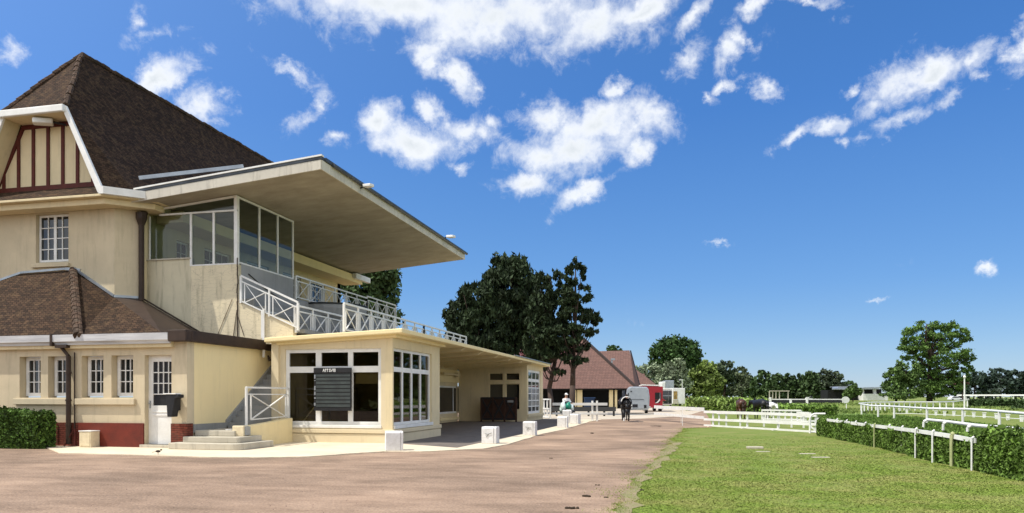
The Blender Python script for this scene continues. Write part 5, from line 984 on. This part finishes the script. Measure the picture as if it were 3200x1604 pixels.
m = MB(); m.box(-0.55, -0.05, -0.085, -0.063, 0.62, 0.92); local(m, 'number_plate', BLACKP, HT)
m = MB(); m.box(0.55, 0.8, -0.085, -0.063, 0.55, 0.85); local(m, 'tail_light', BLACKP, HT); m = MB(); m.box(-0.72, -0.58, -0.085, -0.063, 0.5, 0.9); local(m, 'tail_light', WHITE, HT)
wheel(HT, 0.95, 0.9, 0.33); wheel(HT, -0.85, 0.9, 0.33); m = MB(); m.box(0.9, 1.25, 0.2, 1.6, 0.6, 0.72); local(m, 'mudguard', WHITE, HT, bevel=0.04)
RP = M('red_paint', (0.34, 0.010, 0.022), (0.26, 0.008, 0.018), rough=0.3, spec=0.5)
RT = farE('horsebox_truck', 'red horsebox lorry with a pale roof standing behind the silver trailer', 'truck', 2044, 80)
m = MB(); m.extr([(-1.2, 0, 0.45), (0.92, 0, 0.45), (0.98, 0, 2.75), (-1.2, 0, 2.85)], (0.8, 6.5, 0)); local(m, 'body', RP, RT, bevel=0.06)
m = MB(); m.extr([(-1.35, -0.03, 2.86), (0.6, -0.03, 2.80), (0.6, -0.03, 2.92), (-1.35, -0.03, 2.98)], (0.8, 6.4, 0)); local(m, 'roof_panel', WHITE, RT, bevel=0.02)
m = MB(); m.box(0.1, 0.75, -0.03, -0.002, 1.35, 2.1); m.box(0.1, 0.6, -0.03, -0.002, 0.95, 1.3); local(m, 'rear_window', BLACK, RT); m = MB(); m.box(0.62, 0.66, -0.05, -0.031, 1.2, 2.1); local(m, 'grab_rail', ZINC, RT)
m = MB(); m.extr([(0.1, -0.05, 0.95), (0.35, -0.05, 1.1), (0.62, -0.05, 1.45), (0.62, -0.05, 1.25), (0.4, -0.05, 0.98)], (0, 0.04, 0)); local(m, 'white_stripe', WHITE, RT)
wheel(RT, 0.8, 0.8, 0.45, 0.28); wheel(RT, 0.95, 4.8, 0.45, 0.28)
WV = farE('catering_van', 'white van with dark glazed rear doors, right of the red lorry', 'van', 2088, 118)
m = MB(); m.box(-0.95, 0.65, 0, 4, 2.75, 3.0); m.box(-0.95, 0.65, 0.05, 4, 0.35, 2.748); local(m, 'body', WHITE, WV, bevel=0.05)
m = MB(); m.box(-0.85, -0.02, -0.02, 0.048, 0.5, 2.6); m.box(0.03, 0.58, -0.02, 0.048, 0.5, 2.6); local(m, 'rear_door', PANE, WV); m = MB(); m.box(-0.85, 0.58, -0.05, -0.021, 1.75, 1.82); local(m, 'door_bar', ZINC, WV)
wheel(WV, 0.5, 0.8, 0.35); wheel(WV, -0.7, 0.8, 0.35)
SD = farE('stall_trailer', 'white box trailer with an open serving hatch beyond the van', 'trailer', 2112, 128)
m = MB(); m.box(-0.55, 1.6, 0, 5, 0.4, 3.15); local(m, 'body', WHITE, SD, bevel=0.05); m = MB(); m.box(-0.4, 0.25, -0.04, -0.002, 1.2, 2.6); local(m, 'serving_hatch', M('hatch_ochre', (0.45, 0.28, 0.08), (0.12, 0.1, 0.05), scale=4), SD)
m = MB(); m.box(-0.5, 0.4, -0.05, -0.002, 0.4, 1.1); local(m, 'lower_panel', CONC, SD); wheel(SD, 0.9, 0.9, 0.34)
HC = farE('high_trailer', 'tall grey cab top rising behind the van', 'truck', 2090, 140)
m = MB(); m.box(-0.6, 1.0, 0, 3, 0.5, 4.75); local(m, 'body', ZINC, HC, bevel=0.1); m = MB(); m.box(-1.35, -0.603, 0.0, 3, 0.5, 4.5); local(m, 'cab', WHITE, HC, bevel=0.12); wheel(HC, 0.0, 0.6, 0.45)
# moped
GRN = M('green_fairing', (0.01, 0.22, 0.14), rough=0.3, spec=0.5); PALE = M('pale_fairing', (0.62, 0.72, 0.68), rough=0.35)
MP = E('moped', tuple(G(1772, 1322)), 'white and green moped seen from behind, between the far white blocks', 'moped', rz=YAW)
def ell(m, c, r, n=12, k=8):
    m.lathe(0, 0, [(max(0.001, math.sin(math.pi*i/k)), -math.cos(math.pi*i/k)) for i in range(k+1)], n)
    for v in m.v[-n*(k+1):]: v.x = c[0]+v.x*r[0]; v.y = c[1]+v.y*r[1]; v.z = c[2]+v.z*r[2]
m = MB(); ell(m, (-0.24, 0.1, 0.98), (0.20, 0.45, 0.34)); ell(m, (-0.34, 0.15, 0.82), (0.14, 0.35, 0.22)); ell(m, (0.30, 0.2, 0.92), (0.14, 0.45, 0.26)); m.extr([(-0.3, 0.5, 0.5), (0.3, 0.5, 0.5), (0.22, 0.6, 1.3), (-0.2, 0.6, 1.35)], (0, 0.08, 0)); local(m, 'fairing', PALE, MP, smooth=True)
m = MB(); ell(m, (0.06, -0.12, 1.05), (0.17, 0.25, 0.24)); ell(m, (0.12, -0.05, 1.22), (0.1, 0.2, 0.12)); local(m, 'tail_fairing', GRN, MP, smooth=True)
m = MB(); ell(m, (0.08, 0.0, 0.72), (0.40, 0.4, 0.14)); m.box(-0.12, 0.32, 0.1, 0.6, 0.3, 0.65); local(m, 'chassis', BLACKP, MP, smooth=False)
m = MB(); m.box(-0.08, 0.2, -0.43, -0.405, 0.72, 0.86); local(m, 'number_plate', WHITE, MP)
m = MB(); m.tube((-0.03, -0.05, 0.27), (0.1, -0.05, 0.27), 0.27, n=18); wh = local(m, 'wheel', BLACKP, MP); m = MB(); m.tube((-0.03, 0.95, 0.27), (0.1, 0.95, 0.27), 0.27, n=18); local(m, 'wheel', BLACKP, MP)
m = MB(); ell(m, (0.05, 0.25, 1.25), (0.2, 0.42, 0.12)); local(m, 'saddle', BLACKP, MP, smooth=True)
m = MB(); m.tube((-0.4, 0.75, 1.28), (0.42, 0.75, 1.28), 0.025); m.tube((0.02, 0.8, 0.5), (0.02, 0.75, 1.28), 0.04); local(m, 'handlebar', BLACKP, MP)
# ================================================================ people and horses
def skin(name, verts, edges, radii, mat, parent, lev=1, root=0):
    me = bpy.data.meshes.new(name); me.from_pydata(verts, edges, []); o = bpy.data.objects.new(name, me); COL.objects.link(o)
    sm = o.modifiers.new('s', 'SKIN'); sm.use_smooth_shade = True
    for i, r in enumerate(radii):
        v = me.skin_vertices[0].data[i]; v.radius = (r, r) if not isinstance(r, tuple) else r; v.use_root = (i == root)
    sb_ = o.modifiers.new('u', 'SUBSURF'); sb_.levels = lev; sb_.render_levels = lev
    dg = bpy.context.evaluated_depsgraph_get(); me2 = bpy.data.meshes.new_from_object(o.evaluated_get(dg)); o.modifiers.clear(); o.data = me2
    me2.materials.clear(); me2.materials.append(mat); me2.shade_smooth(); o.parent = parent; return o
SKIN = M('skin', (0.48, 0.27, 0.19), rough=0.6)
def person(loc, rz, label, shirt, trousers, hat=None, hair=None, s=1.0, arms='down', stride=0.12):
    t = E('person', loc, label, 'person', rz=rz)
    hd = 1.62; sh_ = 1.42; V = [(0,0,.95),(0,0,1.15),(0,0,1.36),(0,0,1.50),(0,-.02,1.60),(0,-.03,1.72)]; Rr = [.13,.12,.13,.055,.085,.075]; Ed = [(0,1),(1,2),(2,3),(3,4),(4,5)]
    SV, SE, SR = [(0,0,.93),(0,0,1.15),(0,0,1.38),(0,0,1.46)], [(0,1),(1,2),(2,3)], [(.17,.125),(.155,.12),(.17,.12),.075]
    TV, TE, TR_ = [(0,0,.95)], [], [(.165,.125)]
    for sg in (-1, 1):
        fy = -stride*sg; i = len(V); V += [(sg*.10,0,.88),(sg*.11,fy*.6-.02,.50),(sg*.11,fy+.05,.09),(sg*.12,fy-.12,.04)]; Rr += [.09,.06,.042,.035]; Ed += [(0,i),(i,i+1),(i+1,i+2),(i+2,i+3)]
        j = len(TV); TV += [(sg*.10,0,.86),(sg*.11,fy*.6-.02,.50),(sg*.11,fy+.05,.11)]; TR_ += [.115,.085,.072]; TE += [(0,j),(j,j+1),(j+1,j+2)]
        if arms == 'forward': el, ha = (sg*.24, -.16, 1.18), (sg*.20, -.42, 1.16)
        elif arms == 'hold' and sg == 1: el, ha = (.32, -.10, 1.16), (.40, -.32, 1.30)
        else: el, ha = (sg*.25, .03, 1.14), (sg*.27, -.07, .90)
        i = len(V); V += [(sg*.18,0,1.40), el, ha]; Rr += [.055,.042,.032]; Ed += [(2,i),(i,i+1),(i+1,i+2)]
        hv = Vector(ha); dn = (hv-Vector(el)).normalized(); k0 = i+2
        for f in range(5):
            i2 = len(V); off = Vector(((f-2)*.012*sg if arms != 'forward' else (f-2)*.012, (f-2)*.014, 0)); L_ = (.055, .085, .09, .085, .07)[f]
            V += [tuple(hv+dn*.05+off), tuple(hv+dn*(.05+L_)+off*1.4+Vector((0, -.02, -.01)))]; Rr += [.013, .009]; Ed += [(k0, i2), (i2, i2+1)]
        j = len(SV); SV += [(sg*.18,0,1.40), el, tuple(Vector(el).lerp(Vector(ha), .75))]; SR += [.075,.06,.05]; SE += [(2,j),(j,j+1),(j+1,j+2)]
    skin('body', V, Ed, Rr, SKIN, t, 1); skin('shirt', SV, SE, SR, shirt, t, 1); skin('trousers', TV, TE, TR_, trousers, t, 1)
    m = MB(); ell(m, (0, 0.0, 1.69), (.088, .11, .095)); 
    hr = local(m, 'hair' if hat is None else 'cap', hair if hat is None else hat, t, smooth=True)
    if hat is not None: m = MB(); m.extr([(-.07, -.08, 1.69), (.07, -.08, 1.69), (.06, -.19, 1.67), (-.06, -.19, 1.67)], (0, 0, .02)); local(m, 'peak', hat, hr)
    m = MB(); m.extr([(-.012, -.118, 1.655), (.012, -.118, 1.655), (.014, -.15, 1.625), (-.014, -.15, 1.625)], (0, .03, -.005)); local(m, 'nose', SKIN, t)
    m = MB(); 
    for sg in (-1, 1): ell(m, (sg*.032, -.107, 1.665), (.012, .008, .008), 6, 4)
    m.box(-.025, .025, -.118, -.108, 1.597, 1.606); local(m, 'face_features', BLACKP, t)
    m = MB()
    for sg in (-1, 1): fy = -stride*sg; ell(m, (sg*.115, fy-.03, .045), (.05, .14, .045), 8, 6)
    local(m, 'shoes', BLACKP, t, smooth=True)
    t.scale = (s, s, s); return t
WSH = M('white_shirt', (0.78, 0.78, 0.76), rough=0.8); DK = M('dark_cloth', (0.02, 0.02, 0.025), rough=0.8); DK2 = M('navy_cloth', (0.03, 0.035, 0.06), rough=0.8); RSH = M('red_shirt', (0.35, 0.01, 0.02), rough=0.8); HAIR = M('brown_hair', (0.04, 0.025, 0.018), rough=0.8); KH = M('pale_trousers', (0.5, 0.45, 0.36), rough=0.8)
gp = G(1766, 1321); person((gp.x-0.05, gp.y+0.75, 0.0), YAW+R(20), 'person in white shirt and white cap standing at the moped', WSH, M('red_dark_cloth', (0.16, 0.03, 0.03), rough=0.8), hat=WSH, s=1.06, arms='forward')
gp = G(1957, 1312); person((gp.x, gp.y+0.3, 0), YAW+R(200), 'person in dark clothes leading the black horse, half hidden by it', DK, DK, hair=HAIR, s=1.03, arms='hold')
gp = G(2068, 1280); person((gp.x, gp.y, 0), YAW+R(110), 'person in a red shirt standing between the red lorry and the van', RSH, KH, hair=HAIR, s=1.0, arms='forward')
gp = G(2150, 1270); person((gp.x, gp.y, 0), YAW+R(-60), 'person in dark clothes stooping at the end of the yard, left one', DK2, KH, hair=HAIR, s=1.0, arms='forward', stride=0.2)
gp = G(2159, 1270); person((gp.x, gp.y, 0), YAW+R(170), 'person in dark jacket standing nearest the bright hedge', DK, DK2, hair=HAIR, s=1.0)
def horse(loc, rz, label, coat, mane, s=1.0, blanket=None, head='up', sock=None):
    t = E('horse', loc, label, 'horse', rz=rz)   # faces local +y; we look at its rump when rz = YAW
    V = [(0,0,1.18),(0,-.45,1.24),(0,-.72,1.20),(0,.45,1.14),(0,.72,1.18)]; Rr = [(.31,.31),(.31,.29),(.22,.24),(.29,.32),(.22,.28)]; Ed = [(0,1),(1,2),(0,3),(3,4)]
    hdv = [(0,1.0,1.42),(0,1.25,1.68),(0,1.36,1.80),(0,1.58,1.62),(0,1.76,1.44)] if head == 'up' else [(0,1.05,1.25),(0,1.35,1.22),(0,1.5,1.2),(0,1.68,1.0),(0,1.8,.82)]
    Rh = [(.13,.21),(.10,.16),(.11,.12),(.09,.10),(.06,.065)]; i = len(V); V += hdv; Rr += Rh; Ed += [(4,i)]+[(i+k_, i+k_+1) for k_ in range(4)]
    for sg in (-1, 1):
        i = len(V); V += [(sg*.17,-.62,1.0),(sg*.17,-.50+.02*sg,.78),(sg*.16,-.74+.05*sg,.52),(sg*.15,-.68+.05*sg,.16),(sg*.15,-.64+.05*sg,.05)]; Rr += [(.15,.19),(.10,.13),(.058,.075),(.045,.05),.06]; Ed += [(1,i),(i,i+1),(i+1,i+2),(i+2,i+3),(i+3,i+4)]
        i = len(V); V += [(sg*.15,.62,.92),(sg*.15,.64+.08*sg,.50),(sg*.14,.62+.10*sg,.16),(sg*.14,.65+.10*sg,.05)]; Rr += [(.11,.13),(.055,.06),.04,.058]; Ed += [(3,i),(i,i+1),(i+1,i+2),(i+2,i+3)]
    for sg in (-1, 1):
        i = len(V); e0 = Vector(hdv[2]); V += [tuple(e0+Vector((sg*.07, -.02, .10))), tuple(e0+Vector((sg*.08, 0, .2)))]; Rr += [.035, .012]; Ed += [(7, i), (i, i+1)]
    skin('body', V, Ed, Rr, coat, t, 1)
    m = MB(); pr = [(0,-.86,1.32),(0,-.97,1.1),(0.01,-.96,.8),(0,-.93,.45)]; rr = [.05,.09,.10,.04]
    for k_ in range(3): m.tube(pr[k_], pr[k_+1], rr[k_], rr[k_+1], 10)
    local(m, 'tail', mane, t, smooth=True)
    m = MB(); pr = [(0,.75,1.52)]+[tuple(Vector(h)+Vector((0, -.05, .15))) for h in hdv[:3]]
    for k_ in range(3): m.tube(pr[k_], pr[k_+1], .05, .05, 6)
    local(m, 'mane', mane, t)
    if blanket:
        m = MB(); n_ = 14; vs = []
        for y in (-.80, -.2, .45):
            for a in range(n_+1): th = -0.35+(math.pi+0.7)*a/n_; rx = .40 if y > -.7 else .33; vs.append((rx*math.cos(th), y, 1.2+.40*math.sin(th)*(1 if y > -.7 else .93)))
        fs_ = [(j*(n_+1)+a, j*(n_+1)+a+1, (j+1)*(n_+1)+a+1, (j+1)*(n_+1)+a) for j in range(2) for a in range(n_)]
        m.add(vs, fs_); bl = local(m, 'blanket', blanket, t, smooth=True); bl.modifiers.new('so', 'SOLIDIFY').thickness = 0.02
        m = MB(); 
        for a in range(2, n_-5): m.tube(vs[n_-a], vs[n_-a-1], .035, n=6)
        local(m, 'blanket_trim', WHITE, bl)
    if sock:
        m = MB(); m.tube((-.15,-.73,.06), (-.15,-.75,.30), .06, .05, 8); local(m, 'white_sock', WHITE, t)
    t.scale = (s, s, s); return t
COB = M('black_coat', (0.010, 0.009, 0.010), rough=0.5, spec=0.4); COBr = M('chestnut_coat', (0.085, 0.028, 0.010), (0.05, 0.017, 0.008), rough=0.45, spec=0.4)
g_ = G(1952, 1319); horse((g_.x, g_.y+0.65, 0), YAW+R(-4), 'black horse in a dark white-trimmed blanket walking away on the road', COB, COB, 1.05, blanket=M('dark_blanket', (0.012, 0.014, 0.022), rough=0.8), sock=True)
g_ = G(2318, 1311); horse((g_.x, g_.y+0.7, 0), YAW+R(-8), 'chestnut horse seen from behind beyond the pen fence', COBr, HAIR, 1.0, head='down')
g_ = G(2380, 1313); horse((g_.x, g_.y+0.7, 0), YAW+R(10), 'black horse grazing beyond the pen fence', COB, COB, 1.0, head='down')
PIE = M('piebald_coat', (0.02, 0.02, 0.02), (0.75, 0.73, 0.70), scale=1.6, detail=1, contrast=(0.47, 0.53), rough=0.5)
g_ = G(2414, 1312); horse((g_.x, g_.y+1.5, -0.0), YAW+R(180), 'small black and white horse facing the camera behind the rear pen fence', PIE, COB, 0.86, head='down')
# ================================================================ bits on lawn and road
SG = 'pale flat slabs lying in the lawn'
for px, py, w, l_, lab in ((2360, 1402, 0.5, 0.26, 'thickest pale concrete slab lying in the lawn'), (2385, 1412, 0.42, 0.12, 'thin yellowish strip in the lawn just below the thick slab'), (2524, 1419, 0.46, 0.17, 'flat pale slab in the lawn, upper of the right pair'), (2565, 1430, 0.48, 0.18, 'flat pale slab in the lawn, lower of the right pair')):
    g_ = G(px, py); sb2 = E('stone_slab', (g_.x, g_.y, 0), lab, 'slab', SG, YAW+R(rng.uniform(-6, 6))); m = MB(); hh2 = 0.06 if px == 2360 else 0.012
    pl_ = [(math.cos(t)*w/2*(1+rng.normal()*0.04), math.sin(t)*l_/2*(1+rng.normal()*0.08)) for t in np.linspace(0.5, 6.0, 9)]; m.prism([(-w/2, -l_/2), (w/2*0.9, -l_/2*1.1), (w/2, 0), (w/2*0.95, l_/2), (-w/2*1.03, l_/2*0.9)], 0, hh2); local(m, 'slab_body', CONC, sb2, bevel=0.01)
DUNG = M('dung', (0.03, 0.02, 0.012), (0.05, 0.035, 0.02), scale=20, bump=0.6)
for i, (px, py, s2, lab) in enumerate(((1835, 1554, .05, 'dark clod on the gravel near the dry verge'), (1898, 1557, .03, 'small dark clod right of the larger one on the gravel'), (1788, 1592, .05, 'dark clod at the bottom edge of the gravel'), (2007, 1534, .035, 'dark clod on the dry verge of the lawn'), (1868, 1518, .03, 'small dark clod farther up the gravel'), (1852, 1356, .07, 'dark clod in the middle of the road'), (1722, 1434, .03, 'tiny dark clod on the gravel left of centre'), (2056, 1335, .22, 'dark twig lying on the road before the pen'))):
    g_ = G(px, py); t = E('clod', (g_.x, g_.y, 0.004), lab, 'clod', 'dark clods on the road'); m = MB()
    for k_ in range(5): ell(m, (rng.normal()*s2*.7, rng.normal()*s2*0.4, s2*0.25), (s2*rng.uniform(.4, .7), s2*.5, s2*(.45 if s2 < .2 else .06)), 8, 5)
    local(m, 'lump', DUNG, t, smooth=True)
bd = G(494, 1424); t = E('bird', (bd.x, bd.y, 0.03), 'small dark bird standing on the pavement edge before the steps', 'bird', rz=R(200)); m = MB(); ell(m, (0, 0, .09), (.07, .035, .035)); ell(m, (-.08, 0, .13), (.025, .022, .025), 8, 6); m.bar((.05, 0, .09), (.16, 0, .06), .03, .01); m.bar((0, .01, 0), (0, .01, .07), .006); m.bar((0, -.01, 0), (0, -.01, .07), .006); m.bar((-.1, 0, .13), (-.125, 0, .125), .008); local(m, 'body', HAIR, t, smooth=True)
# ================================================================ sky, sun, camera
sx, sy, sz = -0.54, -0.285, 1.0   # towards the sun
SUNV = Vector((sx, sy, sz)).normalized(); elev = math.asin(SUNV.z); az = math.atan2(SUNV.x, SUNV.y)
ld = bpy.data.lights.new('sun', 'SUN'); ld.energy = 4.6; ld.angle = R(0.5); ld.color = (1, 0.95, 0.86); lo = bpy.data.objects.new('sun', ld); COL.objects.link(lo)
lo.rotation_euler = SUNV.to_track_quat('Z', 'Y').to_euler()
w = bpy.data.worlds.new('World'); SC.world = w; w.use_nodes = True; n = w.node_tree.nodes; l = w.node_tree.links; bg = n['Background']
sky = n.new('ShaderNodeTexSky'); sky.sky_type = 'NISHITA'; sky.sun_disc = False; sky.sun_elevation = elev; sky.sun_rotation = az; sky.altitude = 0; sky.air_density = 1.0; sky.dust_density = 0.0; sky.ozone_density = 3.0
tc = n.new('ShaderNodeTexCoord'); sp = n.new('ShaderNodeSeparateXYZ'); nv = n.new('ShaderNodeVectorMath'); nv.operation = 'NORMALIZE'
l.new(tc.outputs['Generated'], nv.inputs[0]); l.new(nv.outputs[0], sp.inputs[0])
def math_(op, a, b=None, c=None):
    k = n.new('ShaderNodeMath'); k.operation = op
    for i, v in enumerate((a, b, c)):
        if v is None: continue
        if isinstance(v, (int, float)): k.inputs[i].default_value = v
        else: l.new(v, k.inputs[i])
    return k.outputs[0]
azn = math_('ARCTAN2', sp.outputs[0], sp.outputs[1]); eln = math_('ARCSINE', sp.outputs[2])
# wobble the coordinates so blobs get ragged outlines
ns = n.new('ShaderNodeTexNoise'); ns.inputs['Scale'].default_value = 15.0; ns.inputs['Detail'].default_value = 12; ns.inputs['Roughness'].default_value = 0.66; l.new(nv.outputs[0], ns.inputs['Vector'])
sc_ = n.new('ShaderNodeSeparateColor'); l.new(ns.outputs['Color'], sc_.inputs[0])
azw = math_('MULTIPLY_ADD', math_('SUBTRACT', sc_.outputs[0], 0.5), 0.085, azn); elw = math_('MULTIPLY_ADD', math_('SUBTRACT', sc_.outputs[1], 0.5), 0.06, eln)
cb = n.new('ShaderNodeCombineXYZ'); l.new(azw, cb.inputs[0]); l.new(elw, cb.inputs[1])
CL = [(1180,-10,390,105,4,1.2),(1560,45,330,115,0,1.3),(1860,80,190,95,-10,1.25),(2010,40,130,60,-35,1.1),
 (1330,155,72,55,0,1.0),(1345,195,40,40,0,.8),(1430,240,38,75,-30,.95),(1070,435,48,32,0,.95),(1165,372,75,52,-15,1.1),(1265,435,140,62,10,1.15),(1345,345,50,42,0,1.05),(1430,410,70,45,10,.95),(1500,405,60,45,0,.8),(1530,370,35,25,0,.6),
 (965,365,75,42,-35,.95),(990,330,30,40,0,.8),(500,265,150,55,-35,1.1),(620,330,75,70,0,1.1),(440,55,30,40,0,.75),(480,112,75,26,-10,.6),(900,215,75,22,25,.7),(40,170,38,24,15,.65),(1445,525,42,22,0,.8),(1175,20,60,10,0,.3),
 (1690,370,75,52,0,1.05),(1870,385,175,65,-12,1.25),(1790,460,185,85,-8,1.3),(1937,280,42,36,0,1.1),(2020,360,95,62,15,1.15),(1640,572,110,42,-8,1.1),(1850,592,95,28,-25,.95),(1985,480,58,38,-25,1.0),(1700,490,90,60,0,1.1),
 (2150,205,68,58,-15,1.1),(2300,170,55,42,-45,.95),(2335,135,25,40,-10,.85),(2272,287,42,15,-28,.75),(2388,284,44,28,8,.95),(2212,312,36,12,25,.6),(2185,45,95,34,-48,.9),(2345,15,50,28,-30,.75),(2535,5,110,20,5,.9),
 (2800,270,120,75,-20,1.1),(2900,230,150,52,-18,1.15),(2750,330,90,48,-20,1.0),(3060,180,65,38,-20,.95),(2655,270,50,22,-35,.85),(2600,398,70,24,-12,.9),(2480,425,80,24,-28,.95),(2830,370,140,28,-30,.95),(2980,300,50,26,-30,.75),(3085,238,28,20,0,.7),(3190,150,40,75,15,1.0),(3165,190,40,40,-20,.8),(2635,450,24,12,-20,.6),(2705,437,45,10,-8,.5),(2255,761,42,7,-6,.7),(3082,845,40,16,-8,.9),(2765,938,30,6,0,.55),(2650,60,30,10,-30,.3)]
fld = None
def ang(px, py):
    v = (D(px, py, 1.0)-Vector((0, 0, EYE))).normalized(); return math.atan2(v.x, v.y), math.asin(v.z), v
for (px, py, rx, ry, rot, wgt) in CL:
    a0, e0, _ = ang(px, py); ax, ex, _ = ang(px+10, py); ay, ey, _ = ang(px, py-10)
    ca = (ax-a0)/10; ce_ = (ey-e0)/10; mp = n.new('ShaderNodeMapping'); mp.vector_type = 'TEXTURE'
    mp.inputs['Location'].default_value = (a0, e0, 0); mp.inputs['Rotation'].default_value = (0, 0, R(-rot)-math.atan2(-(ex-e0), (ax-a0)) if False else R(-rot)+math.atan2(ex-e0, ax-a0)); mp.inputs['Scale'].default_value = (rx*ca*1.25, ry*ce_*1.25, 1)
    l.new(cb.outputs[0], mp.inputs['Vector']); ln_ = n.new('ShaderNodeVectorMath'); ln_.operation = 'LENGTH'; l.new(mp.outputs[0], ln_.inputs[0])
    v = math_('MULTIPLY_ADD', ln_.outputs['Value'], -wgt, wgt)
    fld = v if fld is None else math_('SMOOTH_MAX', fld, v, 0.12)
fd = n.new('ShaderNodeVectorMath'); fd.operation = 'DOT_PRODUCT'; l.new(nv.outputs[0], fd.inputs[0]); fd.inputs[1].default_value = (-s_, c_, 0)
bk_ = n.new('ShaderNodeMapRange'); bk_.inputs['From Min'].default_value = 0.42; bk_.inputs['From Max'].default_value = -0.15; bk_.inputs['To Min'].default_value = -0.6; bk_.inputs['To Max'].default_value = 0.75; l.new(fd.outputs['Value'], bk_.inputs['Value'])
fld = math_('MAXIMUM', fld, bk_.outputs[0])   # unseen cloud bank added behind the camera to brighten the shaded walls
bb_ = n.new('ShaderNodeMapRange'); bb_.inputs['From Min'].default_value = 0.35; bb_.inputs['From Max'].default_value = -0.2; bb_.inputs['To Min'].default_value = 1.0; bb_.inputs['To Max'].default_value = 1.45; l.new(fd.outputs['Value'], bb_.inputs['Value'])  # the added bank is made brighter than the clouds in view
nd = n.new('ShaderNodeTexNoise'); nd.inputs['Scale'].default_value = 17; nd.inputs['Detail'].default_value = 14; nd.inputs['Roughness'].default_value = 0.6; l.new(nv.outputs[0], nd.inputs['Vector'])
dens = math_('MULTIPLY_ADD', math_('SUBTRACT', nd.outputs['Fac'], 0.5), 2.4, math_('ADD', fld, 0.10))
mr = n.new('ShaderNodeMapRange'); mr.interpolation_type = 'SMOOTHSTEP'; mr.inputs['From Min'].default_value = 0.12; mr.inputs['From Max'].default_value = 1.15; l.new(dens, mr.inputs['Value'])
# grey mixed into thick cloud by field and noise, standing in for its shade
thick = n.new('ShaderNodeMapRange'); thick.inputs['From Min'].default_value = 0.72; thick.inputs['From Max'].default_value = 1.5; l.new(math_('MULTIPLY_ADD', math_('SUBTRACT', nd.outputs['Fac'], 0.5), 1.8, fld), thick.inputs['Value'])
cc = n.new('ShaderNodeMix'); cc.data_type = 'RGBA'; cc.inputs[6].default_value = (9.6, 9.9, 10.3, 1); cc.inputs[7].default_value = (6.3, 6.9, 7.5, 1)
l.new(thick.outputs[0], cc.inputs[0])
el01 = n.new('ShaderNodeMapRange'); el01.inputs['From Min'].default_value = 0.0; el01.inputs['From Max'].default_value = 1.2; l.new(eln, el01.inputs['Value'])
rp_ = n.new('ShaderNodeValToRGB'); l.new(el01.outputs[0], rp_.inputs[0]); cr_ = rp_.color_ramp
cr_.elements[0].position = 0; cr_.elements[0].color = (2.6, 4.5, 7.4, 1); cr_.elements[1].position = 1; cr_.elements[1].color = (0.5, 1.5, 4.2, 1)
for p_, c3 in ((0.12, (1.50, 3.35, 7.3)), (0.30, (0.80, 2.25, 6.3)), (0.5, (0.6, 1.75, 4.9))): e_ = cr_.elements.new(p_); e_.color = (*c3, 1)
tint = n.new('ShaderNodeMix'); tint.data_type = 'RGBA'; tint.inputs[0].default_value = 0.30; l.new(rp_.outputs[0], tint.inputs[6])
hs_n = n.new('ShaderNodeHueSaturation'); hs_n.inputs['Saturation'].default_value = 1.35; hs_n.inputs['Value'].default_value = 1.3; l.new(sky.outputs[0], hs_n.inputs['Color']); l.new(hs_n.outputs[0], tint.inputs[7])
ds_ = n.new('ShaderNodeVectorMath'); ds_.operation = 'DOT_PRODUCT'; l.new(nv.outputs[0], ds_.inputs[0]); ds_.inputs[1].default_value = tuple(SUNV)
aur = math_('POWER', math_('MAXIMUM', math_('MULTIPLY', ds_.outputs['Value'], 2.5), 0.0), 2.0)
av_ = n.new('ShaderNodeVectorMath'); av_.operation = 'SCALE'; av_.inputs[0].default_value = (0.46, 0.62, 0.95); l.new(math_('MINIMUM', aur, 5.0), av_.inputs['Scale'])
sm_ = n.new('ShaderNodeVectorMath'); sm_.operation = 'ADD'; l.new(tint.outputs[2], sm_.inputs[0]); l.new(av_.outputs[0], sm_.inputs[1])
mxs = n.new('ShaderNodeMix'); mxs.data_type = 'RGBA'; nf_ = n.new('ShaderNodeTexNoise'); nf_.inputs['Scale'].default_value = 30; nf_.inputs['Detail'].default_value = 10; nf_.inputs['Roughness'].default_value = 0.7; nf_.inputs['Distortion'].default_value = 0.6; l.new(nv.outputs[0], nf_.inputs['Vector'])
vl_ = n.new('ShaderNodeMapRange'); vl_.interpolation_type = 'SMOOTHSTEP'; vl_.inputs['From Min'].default_value = -0.02; vl_.inputs['From Max'].default_value = 0.95; vl_.inputs['To Max'].default_value = 0.55
l.new(math_('MULTIPLY_ADD', math_('SUBTRACT', nf_.outputs['Fac'], 0.5), 2.2, dens), vl_.inputs['Value'])
al_ = math_('MAXIMUM', mr.outputs[0], vl_.outputs[0]); l.new(al_, mxs.inputs[0]); l.new(sm_.outputs[0], mxs.inputs[6]); vs_ = n.new('ShaderNodeVectorMath'); vs_.operation = 'SCALE'; l.new(cc.outputs[2], vs_.inputs[0]); l.new(bb_.outputs[0], vs_.inputs['Scale']); l.new(vs_.outputs[0], mxs.inputs[7]); l.new(mxs.outputs[2], bg.inputs[0])
bg.inputs[1].default_value = 0.092
w.cycles.sampling_method = 'MANUAL'; w.cycles.sample_map_resolution = 512
cam = bpy.data.cameras.new('camera'); co = bpy.data.objects.new('camera', cam); COL.objects.link(co); SC.camera = co
co.location = (0, 0, EYE); co.rotation_euler = (R(90), 0, YAW); cam.sensor_width = 36; cam.lens = 36*F/3200; cam.shift_y = (HZ-802)/3200; cam.clip_end = 6000; cam.clip_start = 0.1
SC.view_settings.view_transform = 'Standard'; SC.view_settings.look = 'None'; SC.view_settings.gamma = 1; SC.view_settings.exposure = 0.2
SC.cycles.max_bounces = 6; SC.cycles.transparent_max_bounces = 12
